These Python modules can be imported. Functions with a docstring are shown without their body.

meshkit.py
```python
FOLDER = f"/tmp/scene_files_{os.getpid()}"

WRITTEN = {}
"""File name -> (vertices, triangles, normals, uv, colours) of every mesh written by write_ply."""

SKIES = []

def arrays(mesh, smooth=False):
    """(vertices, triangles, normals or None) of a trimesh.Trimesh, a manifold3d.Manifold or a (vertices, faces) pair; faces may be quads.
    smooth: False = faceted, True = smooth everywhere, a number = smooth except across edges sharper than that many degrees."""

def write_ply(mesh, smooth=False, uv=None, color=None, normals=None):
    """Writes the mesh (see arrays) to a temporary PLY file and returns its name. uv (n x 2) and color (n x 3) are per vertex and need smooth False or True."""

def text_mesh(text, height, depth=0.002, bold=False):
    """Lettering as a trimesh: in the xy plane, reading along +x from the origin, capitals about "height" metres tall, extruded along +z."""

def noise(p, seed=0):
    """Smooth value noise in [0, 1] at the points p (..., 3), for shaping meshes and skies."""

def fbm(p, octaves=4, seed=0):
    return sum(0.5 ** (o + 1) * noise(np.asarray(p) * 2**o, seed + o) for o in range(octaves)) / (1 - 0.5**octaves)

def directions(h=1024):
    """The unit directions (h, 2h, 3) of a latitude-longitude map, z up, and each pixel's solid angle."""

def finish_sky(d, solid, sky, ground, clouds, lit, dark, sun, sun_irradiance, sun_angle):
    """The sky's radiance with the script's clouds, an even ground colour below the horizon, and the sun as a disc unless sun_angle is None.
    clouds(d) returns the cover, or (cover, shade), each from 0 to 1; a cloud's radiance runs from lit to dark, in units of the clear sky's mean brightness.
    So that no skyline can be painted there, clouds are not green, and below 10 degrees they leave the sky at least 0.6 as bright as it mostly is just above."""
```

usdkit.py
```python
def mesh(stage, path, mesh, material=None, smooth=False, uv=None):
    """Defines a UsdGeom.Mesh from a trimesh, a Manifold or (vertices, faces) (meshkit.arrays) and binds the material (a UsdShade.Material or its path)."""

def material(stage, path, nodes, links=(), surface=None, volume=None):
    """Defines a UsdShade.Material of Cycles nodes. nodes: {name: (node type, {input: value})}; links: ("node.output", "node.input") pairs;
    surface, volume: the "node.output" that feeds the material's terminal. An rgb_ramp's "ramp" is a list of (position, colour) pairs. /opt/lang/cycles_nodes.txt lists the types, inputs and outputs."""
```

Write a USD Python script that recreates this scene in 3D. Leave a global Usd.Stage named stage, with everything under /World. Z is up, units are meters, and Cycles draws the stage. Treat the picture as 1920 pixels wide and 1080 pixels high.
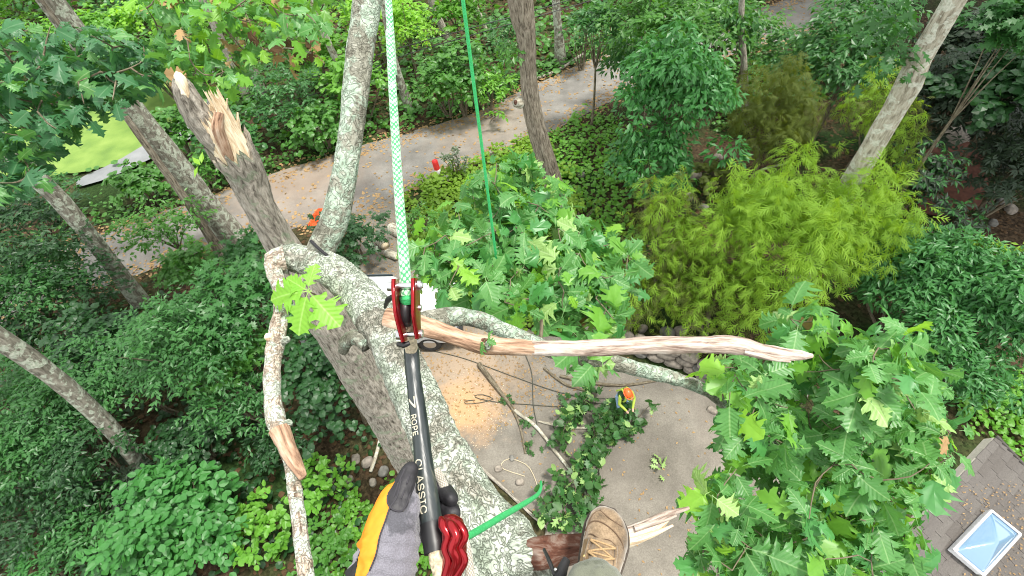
import math, numpy as np, trimesh, shapely, usdkit, meshkit, manifold3d as m3
from shapely.geometry import Polygon
from pxr import Usd, UsdGeom, UsdLux, UsdShade, Gf, Sdf, Vt

stage = Usd.Stage.CreateInMemory()
UsdGeom.SetStageUpAxis(stage, 'Z'); UsdGeom.SetStageMetersPerUnit(stage, 1.0)
UsdGeom.Xform.Define(stage, '/World')
rng = np.random.default_rng(7)

# ------------------------------------------------------------ camera, sky, sun
F = 950.0                                     # focal length for a 1920 wide picture
CAM = np.array([0, 0, 12.0])
_n = np.array([82.0, -810.0, -F]); _zc = -_n / np.linalg.norm(_n)
_f = np.array([0, 0, -1.0]); _yc = _f - (_f @ _zc) * _zc; _yc /= np.linalg.norm(_yc); _xc = np.cross(_yc, _zc)
R = np.stack([_xc, _yc, _zc])                 # camera axes to the world
cam = UsdGeom.Camera.Define(stage, '/World/camera')
_m = np.eye(4); _m[:3, :3] = R.T; _m[3, :3] = CAM
cam.AddTransformOp().Set(Gf.Matrix4d(*_m.ravel().tolist()))
cam.CreateHorizontalApertureAttr(36.0); cam.CreateVerticalApertureAttr(20.25); cam.CreateFocalLengthAttr(36.0 * F / 1920)
cam.CreateClippingRangeAttr(Gf.Vec2f(0.04, 2000)); cam.CreateExposureAttr(EXPOSURE := 1.3)

SUN_DIR = np.array([0.30, -0.10, 0.95]); SUN_DIR /= np.linalg.norm(SUN_DIR)      # towards the sun, through thin cloud
sky = usdkit.material(stage, '/World/Looks/sky', {
    'tc': ('texture_coordinate', {}),
    'no': ('noise_texture', {'scale': 2.2, 'detail': 5.0, 'roughness': 0.6}),
    'ra': ('rgb_ramp', {'ramp': [(0.2, (0.66,) * 3), (0.7, (0.95,) * 3)]}),
    'st': ('sky_texture', {'sky_type': 'single_scattering', 'sun_disc': False, 'sun_elevation': float(math.asin(SUN_DIR[2])), 'sun_rotation': float(math.atan2(SUN_DIR[0], SUN_DIR[1]))}),
    'mx': ('mix', {'color2': (7.4, 7.4, 7.2)}), 'bg': ('background_shader', {'strength': 0.11})},
    [('tc.generated', 'no.vector'), ('no.fac', 'ra.fac'), ('st.color', 'mx.color1'), ('ra.color', 'mx.fac'), ('mx.color', 'bg.color')], surface='bg.background')
dome = UsdLux.DomeLight.Define(stage, '/World/sky'); dome.CreateIntensityAttr(1.0)
UsdShade.MaterialBindingAPI.Apply(dome.GetPrim()).Bind(sky)
dome.GetPrim().SetCustomDataByKey('kind', 'structure')
sun = UsdLux.DistantLight.Define(stage, '/World/sun')
sun.CreateNormalizeAttr(True); sun.CreateIntensityAttr(0.62); sun.CreateAngleAttr(10.0); sun.CreateColorAttr(Gf.Vec3f(1.0, 0.95, 0.87))
_z = SUN_DIR; _x = np.cross([0, 1, 0], _z); _x /= np.linalg.norm(_x); _y = np.cross(_z, _x)
_s = np.eye(4); _s[0, :3], _s[1, :3], _s[2, :3] = _x, _y, _z
sun.AddTransformOp().Set(Gf.Matrix4d(*_s.ravel().tolist()))

# ------------------------------------------------------------ helpers
def P(px, py, d):
    """The world point seen at a pixel of the photograph at a depth."""
    return CAM + R @ np.array([(px - 960) / F * d, -(py - 540) / F * d, -d])
def G(px, py, z=0.0):
    r = R @ np.array([(px - 960) / F, -(py - 540) / F, -1.0]); return CAM + r * ((z - CAM[2]) / r[2])
def depth(p):
    return -(R.T @ (np.asarray(p, float) - CAM))[2]
def project(v):
    c = (np.asarray(v, float) - CAM) @ R; return np.stack([960 + F * c[:, 0] / -c[:, 2], 540 - F * c[:, 1] / -c[:, 2]], 1), -c[:, 2]
def over(px, py, base):
    """The point of a pixel's ray that lies nearest to the vertical above base."""
    r = R @ np.array([(px - 960) / F, -(py - 540) / F, -1.0]); h = r[:2]; return CAM + r * (((base[:2] - CAM[:2]) @ h) / (h @ h))
def unit(v):
    v = np.asarray(v, float); return v / np.maximum(np.linalg.norm(v, axis=-1, keepdims=True), 1e-12)

_used = {}
def path_of(name, parent='/World'):
    k = _used.get((parent, name), 0); _used[(parent, name)] = k + 1
    return f'{parent}/{name}' if k == 0 else f'{parent}/{name}_{k:03d}'
def tag(prim, label=None, cat=None, group=None, kind=None):
    p = prim.GetPrim() if hasattr(prim, 'GetPrim') else prim
    for k, v in (('label', label), ('category', cat), ('group', group), ('kind', kind)):
        if v: p.SetCustomDataByKey(k, v)
    return p
def thing(name, label, cat, loc=(0, 0, 0), group=None, kind=None):
    x = UsdGeom.Xform.Define(stage, path_of(name)); x.AddTranslateOp().Set(Gf.Vec3d(*map(float, loc)))
    tag(x, label, cat, group, kind); return x
def obj(name, mesh, mat, parent=None, smooth=False, label=None, cat=None, group=None, kind=None):
    """One Mesh prim. mesh: trimesh / manifold / (v, f) / (v, f, bp, normals): world coordinates."""
    pp = '/World'
    off = np.zeros(3)
    if parent is not None:
        pp = str(parent.GetPath()); q = parent.GetPrim()
        while q and str(q.GetPath()) not in ('/World', '/'):
            a = q.GetAttribute('xformOp:translate')
            if a and a.Get() is not None: off += np.array(a.Get())
            q = q.GetParent()
    bp = nr = None
    if isinstance(mesh, tuple) and len(mesh) > 2: bp, nr = mesh[2], mesh[3] if len(mesh) > 3 else None; mesh = (mesh[0], mesh[1])
    if not smooth and not hasattr(mesh, 'to_mesh') and isinstance(mesh, tuple):
        v, f = np.asarray(mesh[0], float), np.asarray(mesh[1], int); n = None
    else: v, f, n = meshkit.arrays(mesh, smooth)
    used = np.unique(f)
    if len(used) < len(v):
        inv = np.zeros(len(v), int); inv[used] = np.arange(len(used)); v, f = v[used], inv[f]
        n = None if n is None else n[used]; bp = None if bp is None else np.asarray(bp)[used]; nr = None if nr is None else np.asarray(nr)[used]
    if bp is not None and len(bp) != len(v): bp = None
    if nr is not None and len(nr) == len(v): n = nr
    p = path_of(name, pp)
    m = UsdGeom.Mesh.Define(stage, p)
    m.CreatePointsAttr(Vt.Vec3fArray.FromNumpy((v - off).astype(np.float32)))
    m.CreateFaceVertexCountsAttr(Vt.IntArray.FromNumpy(np.full(len(f), 3, np.int32)))
    m.CreateFaceVertexIndicesAttr(Vt.IntArray.FromNumpy(f.astype(np.int32).ravel()))
    m.CreateSubdivisionSchemeAttr('none'); m.CreateDoubleSidedAttr(True)
    if n is not None:
        m.CreateNormalsAttr(Vt.Vec3fArray.FromNumpy(n.astype(np.float32))); m.SetNormalsInterpolation('vertex')
    if bp is not None:
        UsdGeom.PrimvarsAPI(m).CreatePrimvar('bp', Sdf.ValueTypeNames.Float3Array, 'vertex').Set(Vt.Vec3fArray.FromNumpy(np.asarray(bp, np.float32)))
    if mat is not None: UsdShade.MaterialBindingAPI.Apply(m.GetPrim()).Bind(mat)
    tag(m, label, cat, group, kind); return m
def join(parts):
    parts = [p for p in parts if p is not None and len(p[0])]
    k = min(len(p) for p in parts); vs, fs, o = [], [], 0
    for p in parts:
        vs.append(p[0]); fs.append(np.asarray(p[1]) + o); o += len(p[0])
    out = [np.vstack(vs), np.vstack(fs)]
    if k > 2: out.append(np.vstack([p[2] for p in parts]))
    if k > 3: out.append(np.vstack([p[3] for p in parts]))
    return tuple(out)
def arr(m):
    v, f, _ = meshkit.arrays(m); return v, f
def box(size, center=(0, 0, 0), axes=None):
    b = trimesh.creation.box(size); v = np.array(b.vertices)
    if axes is not None: v = v @ np.asarray(axes)
    return v + np.asarray(center), np.array(b.faces)

def smooth_path(pts, rad, step):
    """Catmull-Rom through the points; returns points and radii at about the step."""
    pts = np.asarray(pts, float); rad = np.broadcast_to(np.asarray(rad, float), (len(pts),)).astype(float)
    p = np.vstack([2 * pts[0] - pts[1], pts, 2 * pts[-1] - pts[-2]]); q = np.concatenate([[rad[0]], rad, [rad[-1]]])
    out, ro = [], []
    for i in range(1, len(p) - 2):
        n = max(2, int(np.linalg.norm(p[i + 1] - p[i]) / step)); t = np.linspace(0, 1, n, endpoint=False)[:, None]
        out.append(0.5 * (2 * p[i] + (p[i + 1] - p[i - 1]) * t + (2 * p[i - 1] - 5 * p[i] + 4 * p[i + 1] - p[i + 2]) * t ** 2 + (-p[i - 1] + 3 * p[i] - 3 * p[i + 1] + p[i + 2]) * t ** 3))
        ro.append((q[i] + (q[i + 1] - q[i]) * t[:, 0]))
    return np.vstack(out + [pts[-1:]]), np.concatenate(ro + [rad[-1:]])
def frames(c):
    t = np.gradient(c, axis=0); t = unit(t)
    a = np.array([0, 0, 1.0]) if abs(t[0][2]) < 0.8 else np.array([0, 1.0, 0]); u = unit(np.cross(t[0], a)); us = []
    for k in range(len(c)):
        u = unit(u - (u @ t[k]) * t[k]); us.append(u)
    us = np.array(us); return t, us, np.cross(t, us)
def vnormals(v, f):
    n = np.zeros_like(v); fn = np.cross(v[f[:, 1]] - v[f[:, 0]], v[f[:, 2]] - v[f[:, 0]])
    for k in range(3): np.add.at(n, f[:, k], fn)
    return unit(n)
def tube(pts, rad, seg=10, step=0.2, rough=0.0, rscale=8.0, stretch=1.0, seed=0, flat=1.0, caps=True, lumps=0.0, lscale=3.0, smoothed=True):
    """A swept round bar with uneven surface; carries bp = straightened bark coordinates in metres."""
    c, r = smooth_path(pts, rad, step) if smoothed else (np.asarray(pts, float), np.broadcast_to(np.asarray(rad, float), (len(pts),)).astype(float))
    t, u, w = frames(c); s = np.concatenate([[0], np.cumsum(np.linalg.norm(np.diff(c, axis=0), axis=1))])
    th = np.linspace(0, 2 * math.pi, seg, endpoint=False); cs, sn = np.cos(th), np.sin(th)
    bp = np.stack([r[:, None] * cs, r[:, None] * sn, np.repeat(s[:, None], seg, 1)], -1)
    rr = np.repeat(r[:, None], seg, 1)
    if lumps: rr = rr * (1 + lumps * (meshkit.fbm(bp * lscale + seed * 7.3, 3, seed) - 0.5) * 2)
    if rough:
        q = bp * np.array([rscale, rscale, rscale / stretch]) + seed * 3.1
        nz = meshkit.fbm(q, 4, seed); rr = rr + rough * (1 - np.abs(nz - 0.5) * 4.0)
    v = c[:, None] + (u[:, None] * cs[None, :, None] * flat + w[:, None] * sn[None, :, None]) * rr[..., None]
    n, k = len(c), seg
    i, j = np.meshgrid(np.arange(n - 1), np.arange(k), indexing='ij'); a = i * k + j; b = i * k + (j + 1) % k
    f = np.concatenate([np.stack([a, b, b + k], -1).reshape(-1, 3), np.stack([a, b + k, a + k], -1).reshape(-1, 3)])
    V = v.reshape(-1, 3); B = bp.reshape(-1, 3); N = vnormals(V, f)
    if caps:
        e = len(V); V = np.vstack([V, c[:1], c[-1:]]); B = np.vstack([B, [[0, 0, 0]], [[0, 0, s[-1]]]]); N = np.vstack([N, -t[:1], t[-1:]])
        jj = np.arange(k); f = np.vstack([f, np.stack([np.full(k, e), (jj + 1) % k, jj], 1), np.stack([np.full(k, e + 1), (n - 1) * k + jj, (n - 1) * k + (jj + 1) % k], 1)])
    return V, f, B, N

# ------------------------------------------------------------ materials
def mat(name, nodes, links, surface='p.BSDF'):
    return usdkit.material(stage, '/World/Looks/' + name, nodes, links, surface=surface)
def plain(name, col, rough=0.5, metal=0.0, var=0.12, scale=30.0, bump=0.0, coat=0.0, spec=0.5, space='position'):
    lo, hi = [max(0, c * (1 - var)) for c in col], [min(1, c * (1 + var)) for c in col]
    nodes = {'g': ('geometry', {}), 'n': ('noise_texture', {'scale': scale, 'detail': 4.0}), 'r': ('rgb_ramp', {'ramp': [(0.3, lo), (0.7, hi)]}),
             'p': ('principled_bsdf', {'roughness': rough, 'metallic': metal, 'coat_weight': coat, 'specular_ior_level': spec})}
    links = [('g.position', 'n.vector'), ('n.fac', 'r.fac'), ('r.color', 'p.base_color')]
    if bump:
        nodes['b'] = ('bump', {'strength': 0.8, 'distance': bump}); links += [('n.fac', 'b.height'), ('b.normal', 'p.normal')]
    return mat(name, nodes, links)
def leafmat(name, dark, mid, light, trans=0.3, rough=0.42, spec=0.45, clump=1.1, vein=None):
    """Leaf: tone from leaf to leaf and from spray to spray; light passes through. vein: colour of midrib and side veins of large leaves."""
    tl = [min(1, c * k) for c, k in zip(mid, (1.7, 1.6, 0.7))]
    nodes = {
        'g': ('geometry', {}), 'n': ('noise_texture', {'scale': clump, 'detail': 2.0}), 'n2': ('noise_texture', {'scale': 60.0, 'detail': 2.0}),
        'm': ('mix_float', {'fac': 0.5}), 'm2': ('mix_float', {'fac': 0.2}), 'r': ('rgb_ramp', {'ramp': [(0.22, dark), (0.5, mid), (0.8, light)]}),
        'p': ('principled_bsdf', {'roughness': rough, 'specular_ior_level': spec}), 't': ('translucent_bsdf', {'color': tl}), 'x': ('mix_closure', {'fac': trans})}
    links = [('g.position', 'n.vector'), ('g.position', 'n2.vector'), ('g.random_per_island', 'm.a'), ('n.fac', 'm.b'), ('m.result', 'm2.a'), ('n2.fac', 'm2.b'), ('m2.result', 'r.fac'),
         ('p.BSDF', 'x.closure1'), ('t.BSDF', 'x.closure2')]
    last = 'r.color'
    if vein:
        nodes |= {'a': ('attribute', {'attribute': 'bp'}), 's': ('separate_xyz', {}), 'ax': ('math', {'math_type': 'absolute'}), 'mr': ('map_range', {'from_min': .004, 'from_max': .03, 'to_min': .5, 'to_max': 0.0, 'clamp': True}),
                  'v1': ('math', {'math_type': 'multiply_add', 'value2': -.75}), 'v2': ('math', {'math_type': 'multiply', 'value2': 7.5}), 'v3': ('math', {'math_type': 'pingpong', 'value2': .5}), 'vr': ('map_range', {'from_min': .0, 'from_max': .09, 'to_min': .10, 'to_max': 0.0, 'clamp': True}),
                  'mx': ('math', {'math_type': 'maximum'}), 'vm': ('mix', {'color2': vein}), 'b': ('bump', {'strength': .5, 'distance': .004})}
        links += [('a.vector', 's.vector'), ('s.x', 'ax.value1'), ('ax.value', 'mr.value'), ('ax.value', 'v1.value1'), ('s.y', 'v1.value3'), ('v1.value', 'v2.value1'), ('v2.value', 'v3.value1'), ('v3.value', 'vr.value'), ('mr.result', 'mx.value1'), ('vr.result', 'mx.value2'),
                  ('mx.value', 'vm.fac'), (last, 'vm.color1'), ('v3.value', 'b.height'), ('b.normal', 'p.normal')]; last = 'vm.color'
    return mat(name, nodes, links + [(last, 'p.base_color')], surface='x.closure')
def barkmat(name, deep, mid, high, lichen=None, amount=0.5, scale=14.0, stretch=5.0, bump=0.012, lscale=9.0, line=None, linescale=24.0, lineamt=.8, warp=.6):
    """Bark in straightened coordinates (bp): furrows along the stem, patches of lichen, dark squiggles between them."""
    nodes = {'a': ('attribute', {'attribute': 'bp'}), 'mp': ('mapping', {'scale': (1, 1, 1 / stretch)}),
             'n': ('noise_texture', {'scale': scale, 'detail': 6.0, 'roughness': 0.68, 'distortion': warp}),
             'r': ('rgb_ramp', {'ramp': [(0.34, deep), (0.5, mid), (0.68, high)]}),
             'b': ('bump', {'strength': 1.0, 'distance': bump}), 'p': ('principled_bsdf', {'roughness': 0.9, 'specular_ior_level': 0.15})}
    links = [('a.vector', 'mp.vector'), ('mp.vector', 'n.vector'), ('n.fac', 'r.fac'), ('n.fac', 'b.height'), ('b.normal', 'p.normal')]
    last = 'r.color'
    if lichen:
        nodes |= {'l': ('noise_texture', {'scale': lscale, 'detail': 5.0, 'roughness': 0.65, 'distortion': 0.4}), 'lr': ('rgb_ramp', {'ramp': [(0.6 - 0.3 * amount, (0,) * 3), (0.66 - 0.3 * amount, (1,) * 3)]}),
                  'l2': ('noise_texture', {'scale': lscale * 5, 'detail': 4.0}), 'l2r': ('rgb_ramp', {'ramp': [(0.3, lichen[0]), (0.5, lichen[1]), (0.75, lichen[2])]}), 'lm': ('mix', {})}
        links += [('a.vector', 'l.vector'), ('l.fac', 'lr.fac'), ('a.vector', 'l2.vector'), ('l2.fac', 'l2r.fac'), (last, 'lm.color1'), ('l2r.color', 'lm.color2'), ('lr.color', 'lm.fac')]; last = 'lm.color'
    if line:
        nodes |= {'q': ('noise_texture', {'scale': linescale, 'detail': 2.5, 'roughness': 0.5, 'distortion': 1.1}), 'qr': ('rgb_ramp', {'ramp': [(0.42, (0,) * 3), (0.48, (0.6 * lineamt,) * 3), (0.5, (lineamt,) * 3), (0.52, (0.6 * lineamt,) * 3), (0.58, (0,) * 3)]}),
                  'qm': ('mix', {'color2': line}), 'qi': ('math', {'math_type': 'multiply_add', 'value2': -0.55, 'value3': 0.5}), 'qa': ('math', {'math_type': 'add'})}
        links += [('a.vector', 'q.vector'), ('q.fac', 'qr.fac'), (last, 'qm.color1'), ('qr.color', 'qm.fac'), ('qr.color', 'qi.value1'), ('qi.value', 'qa.value1'), ('n.fac', 'qa.value2')]; last = 'qm.color'
        links = [l for l in links if l[1] != 'b.height'] + [('qa.value', 'b.height')]
    return mat(name, nodes, links + [(last, 'p.base_color')])

M = {}
M['bark_lichen'] = barkmat('bark_lichen', (0.1398, 0.131, 0.1048), (0.3145, 0.3058, 0.2533), (0.4368, 0.4368, 0.3756), ((0.297, 0.3494, 0.2708), (0.4543, 0.5067, 0.4193), (0.629, 0.6552, 0.5853)), 0.62, 44, 2.2, 0.016, 5.0, (0.10, 0.115, 0.075), 62.0, 0.72)
M['bark_limb'] = barkmat('bark_limb', (0.09, 0.0855, 0.0675), (0.225, 0.225, 0.18), (0.342, 0.342, 0.288), ((0.198, 0.27, 0.198), (0.324, 0.405, 0.324), (0.495, 0.54, 0.45)), 0.45, 30, 2.2, 0.012, 8.0, (0.11, 0.11, 0.08), 34.0, 0.6)
M['bark_furrow'] = barkmat('bark_furrow', (0.09, 0.08, 0.063), (0.34, 0.31, 0.26), (0.53, 0.49, 0.42), ((0.2, 0.24, 0.16), (0.3, 0.33, 0.24), (0.4, 0.42, 0.34)), 0.12, 34, 5.0, 0.05, 5.0, warp=.25)
M['bark_brown'] = barkmat('bark_brown', (0.06, 0.05, 0.038), (0.235, 0.2, 0.155), (0.39, 0.35, 0.285), None, 0, 24, 6.0, 0.05, warp=.25)
M['bark_grey'] = barkmat('bark_grey', (0.09, 0.082, 0.065), (0.2, 0.185, 0.15), (0.33, 0.31, 0.26), ((0.25, 0.3, 0.22), (0.4, 0.43, 0.35), (0.55, 0.56, 0.48)), 0.36, 20, 4.5, 0.03, 6.0, warp=.3)
M['bark_pale'] = barkmat('bark_pale', (0.16, 0.14, 0.1), (0.36, 0.33, 0.26), (0.52, 0.49, 0.4), ((0.35, 0.37, 0.29), (0.5, 0.5, 0.42), (0.62, 0.61, 0.54)), 0.36, 18, 4.5, 0.03, 5.0, warp=.3)
M['twig'] = barkmat('twig', (0.06, 0.05, 0.035), (0.15, 0.125, 0.085), (0.27, 0.24, 0.18), None, 0, 30, 4.0, 0.003)
M['wood_bare'] = barkmat('wood_bare', (0.10, 0.055, 0.04), (0.44, 0.36, 0.30), (0.66, 0.60, 0.55), None, 0, 60, 10.0, 0.010, warp=.2)
M['wood_brown'] = barkmat('wood_brown', (0.10, 0.055, 0.035), (0.37, 0.235, 0.155), (0.57, 0.45, 0.345), None, 0, 46, 9.0, 0.010, warp=.2)
M['wood_torn'] = barkmat('wood_torn', (0.48, 0.31, 0.17), (0.77, 0.65, 0.46), (0.87, 0.81, 0.68), None, 0, 40, 8.0, 0.01)
M['wood_dead'] = barkmat('wood_dead', (0.13, 0.08, 0.05), (0.45, 0.38, 0.3), (0.66, 0.6, 0.52), ((0.36, 0.42, 0.34), (0.54, 0.59, 0.5), (0.7, 0.72, 0.65)), 0.42, 60, 5.0, 0.010, 26.0, (.14, .12, .09), 60.0, .7)
M['bark_red'] = barkmat('bark_red', (0.03, 0.0125, 0.009), (0.1, 0.0425, 0.0275), (0.25, 0.2, 0.165), None, 0, 24, 2.0, 0.008)
L = {
 'oak': leafmat('leaf_oak', (0.06, 0.185, 0.045), (0.118, 0.31, 0.078), (0.21, 0.43, 0.125), 0.25, 0.42, 0.4, 1.6, vein=(.30, .46, .2)),
 'oak_pale': leafmat('leaf_oak_pale', (0.210, 0.357, 0.105), (0.304, 0.473, 0.158), (0.399, 0.546, 0.210), 0.25, 0.5, 0.4, vein=(.45, .56, .3)),
 'oak_lime': leafmat('leaf_oak_lime', (0.150, 0.360, 0.035), (0.220, 0.460, 0.050), (0.300, 0.540, 0.080), 0.35, 0.45, 0.4, vein=(.42, .62, .2)),
 'oak_blue': leafmat('leaf_oak_blue', (0.029, 0.111, 0.042), (0.060, 0.189, 0.073), (0.117, 0.280, 0.117), 0.25, 0.4, 0.4, vein=(.16, .28, .15)),
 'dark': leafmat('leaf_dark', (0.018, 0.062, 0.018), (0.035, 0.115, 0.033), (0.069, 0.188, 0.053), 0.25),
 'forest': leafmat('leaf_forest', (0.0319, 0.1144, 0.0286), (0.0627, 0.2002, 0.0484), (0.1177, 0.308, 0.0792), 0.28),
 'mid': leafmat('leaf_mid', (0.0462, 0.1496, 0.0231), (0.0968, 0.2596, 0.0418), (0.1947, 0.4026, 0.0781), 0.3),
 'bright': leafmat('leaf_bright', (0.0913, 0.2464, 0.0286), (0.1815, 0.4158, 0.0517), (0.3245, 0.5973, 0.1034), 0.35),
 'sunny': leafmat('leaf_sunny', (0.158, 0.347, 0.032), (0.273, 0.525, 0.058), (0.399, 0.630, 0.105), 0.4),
 'laurel': leafmat('leaf_laurel', (0.0407, 0.165, 0.0407), (0.0847, 0.2816, 0.0715), (0.1793, 0.4268, 0.1375), 0.22, 0.38, 0.45),
 'laurel_blue': leafmat('leaf_laurel_blue', (0.04, 0.15, 0.04), (0.085, 0.26, 0.072), (0.185, 0.41, 0.155), 0.22, 0.4, 0.4),
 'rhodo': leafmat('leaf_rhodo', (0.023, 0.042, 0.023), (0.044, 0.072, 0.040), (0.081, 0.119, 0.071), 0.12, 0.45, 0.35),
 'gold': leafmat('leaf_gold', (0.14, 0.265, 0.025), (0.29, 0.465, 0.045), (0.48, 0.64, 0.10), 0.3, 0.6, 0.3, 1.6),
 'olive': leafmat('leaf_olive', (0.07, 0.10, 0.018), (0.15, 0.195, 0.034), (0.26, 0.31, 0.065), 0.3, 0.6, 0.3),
 'broad': leafmat('leaf_broad', (0.0385, 0.1562, 0.0341), (0.0726, 0.2464, 0.055), (0.1496, 0.3762, 0.1034), 0.28, 0.45, 0.4),
 'cover': leafmat('leaf_cover', (0.116, 0.221, 0.021), (0.221, 0.378, 0.038), (0.378, 0.514, 0.084), 0.35, 0.5, 0.35, 0.8),
 'cut': leafmat('leaf_cut', (0.024, 0.078, 0.017), (0.060, 0.156, 0.036), (0.204, 0.312, 0.120), 0.2, 0.45, 0.4, 3.0),
 'dry': leafmat('leaf_dry', (0.26, 0.16, 0.075), (0.46, 0.33, 0.17), (0.70, 0.56, 0.35), 0.1, 0.8, 0.2),
 'brown': leafmat('leaf_brown', (0.060, 0.035, 0.018), (0.150, 0.090, 0.045), (0.280, 0.180, 0.090), 0.1, 0.8, 0.2),
 'purple': leafmat('leaf_purple', (0.071, 0.100, 0.059), (0.130, 0.189, 0.106), (0.236, 0.307, 0.189), 0.2),
}

# ------------------------------------------------------------ foliage
def t_simple(w=0.24, fold=0.07, droop=0.1):
    v = np.array([[0, 0, 0], [-w, .45, .02], [w, .45, .02], [0, 1, -droop], [0, .5, -fold]]); v[:, 1] -= 0
    return v, np.array([[0, 4, 1], [4, 3, 1], [0, 2, 4], [2, 3, 4]])
def t_lobed():
    """A coarse lobed leaf: 12 triangles."""
    h = [(0, 0), (.16, .14), (.08, .27), (.36, .46), (.11, .55), (.32, .78), (.09, .76), (0, 1)]
    v = [(0, y, 0) for y in (0, .27, .55, .76, 1)]; k = len(v)
    right = [(x, y, .05 * x - .25 * x * x) for x, y in h[1:-1]]; left = [(-x, y, z) for x, y, z in right]
    V = np.array(v + right + left, float); V[:, 2] += -0.18 * V[:, 1] ** 2
    def half(o):
        return [(0, o, o + 1), (0, o + 1, 1), (1, o + 1, o + 2), (1, o + 2, o + 3), (1, o + 3, 2), (2, o + 3, o + 4), (2, o + 4, o + 5), (2, o + 5, 3), (3, o + 5, 4)]
    return V, np.array(half(k) + [f[::-1] for f in half(k + 6)])
def t_oak(seed=0, wide=1.0):
    """A pinnately lobed leaf with bristle tips, folded at the midrib, on a stalk."""
    g = np.random.default_rng(seed)
    base = [(0, 0), (.06, .05), (.16, .10), (.27, .12), (.30, .17), (.24, .21), (.185, .25), (.21, .30), (.33, .33), (.44, .36), (.40, .40), (.47, .45), (.38, .475), (.30, .50), (.215, .53), (.25, .58), (.36, .63), (.43, .68), (.35, .70), (.37, .75), (.27, .745), (.185, .75), (.20, .80), (.27, .87), (.17, .88), (.08, .94), (0, 1)]
    out_v, out_f = [], []
    for s in (1, -1):
        q = [(max(0, x * wide * (1 + .16 * g.normal()) if 0 < i < len(base) - 1 else 0), y + (.018 * g.normal() if 0 < i < len(base) - 1 else 0)) for i, (x, y) in enumerate(base)]
        mid = [(0, y) for y in (.86, .7, .54, .4, .27, .13)]
        p = Polygon(q + mid).buffer(0)
        if p.geom_type != 'Polygon': p = max(p.geoms, key=lambda a: a.area)
        v2, f2 = trimesh.creation.triangulate_polygon(p, engine='earcut')
        v = np.column_stack([v2[:, 0] * s, v2[:, 1], np.zeros(len(v2))])
        f2 = np.array(f2)
        a = np.cross(v[f2[:, 1]] - v[f2[:, 0]], v[f2[:, 2]] - v[f2[:, 0]])[:, 2] < 0
        f2[a] = f2[a][:, ::-1]
        out_f.append(f2 + sum(len(x) for x in out_v)); out_v.append(v)
    V = np.vstack(out_v); Fc = np.vstack(out_f)
    k = len(V); w = .011
    V = np.vstack([V, [[-w, -.22, 0], [w, -.22, 0], [w, .04, .004], [-w, .04, .004]]]); Fc = np.vstack([Fc, [[k, k + 1, k + 2], [k, k + 2, k + 3]]])
    x, y = V[:, 0], V[:, 1]
    V[:, 2] += .25 * np.abs(x) - (.5 + .7 * g.random()) * x * x - (.05 + .45 * g.random()) * y * y + .16 * np.sin(8 * y + 6 * g.random()) * np.abs(x) + .5 * g.normal() * x * y
    return V, Fc
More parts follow.
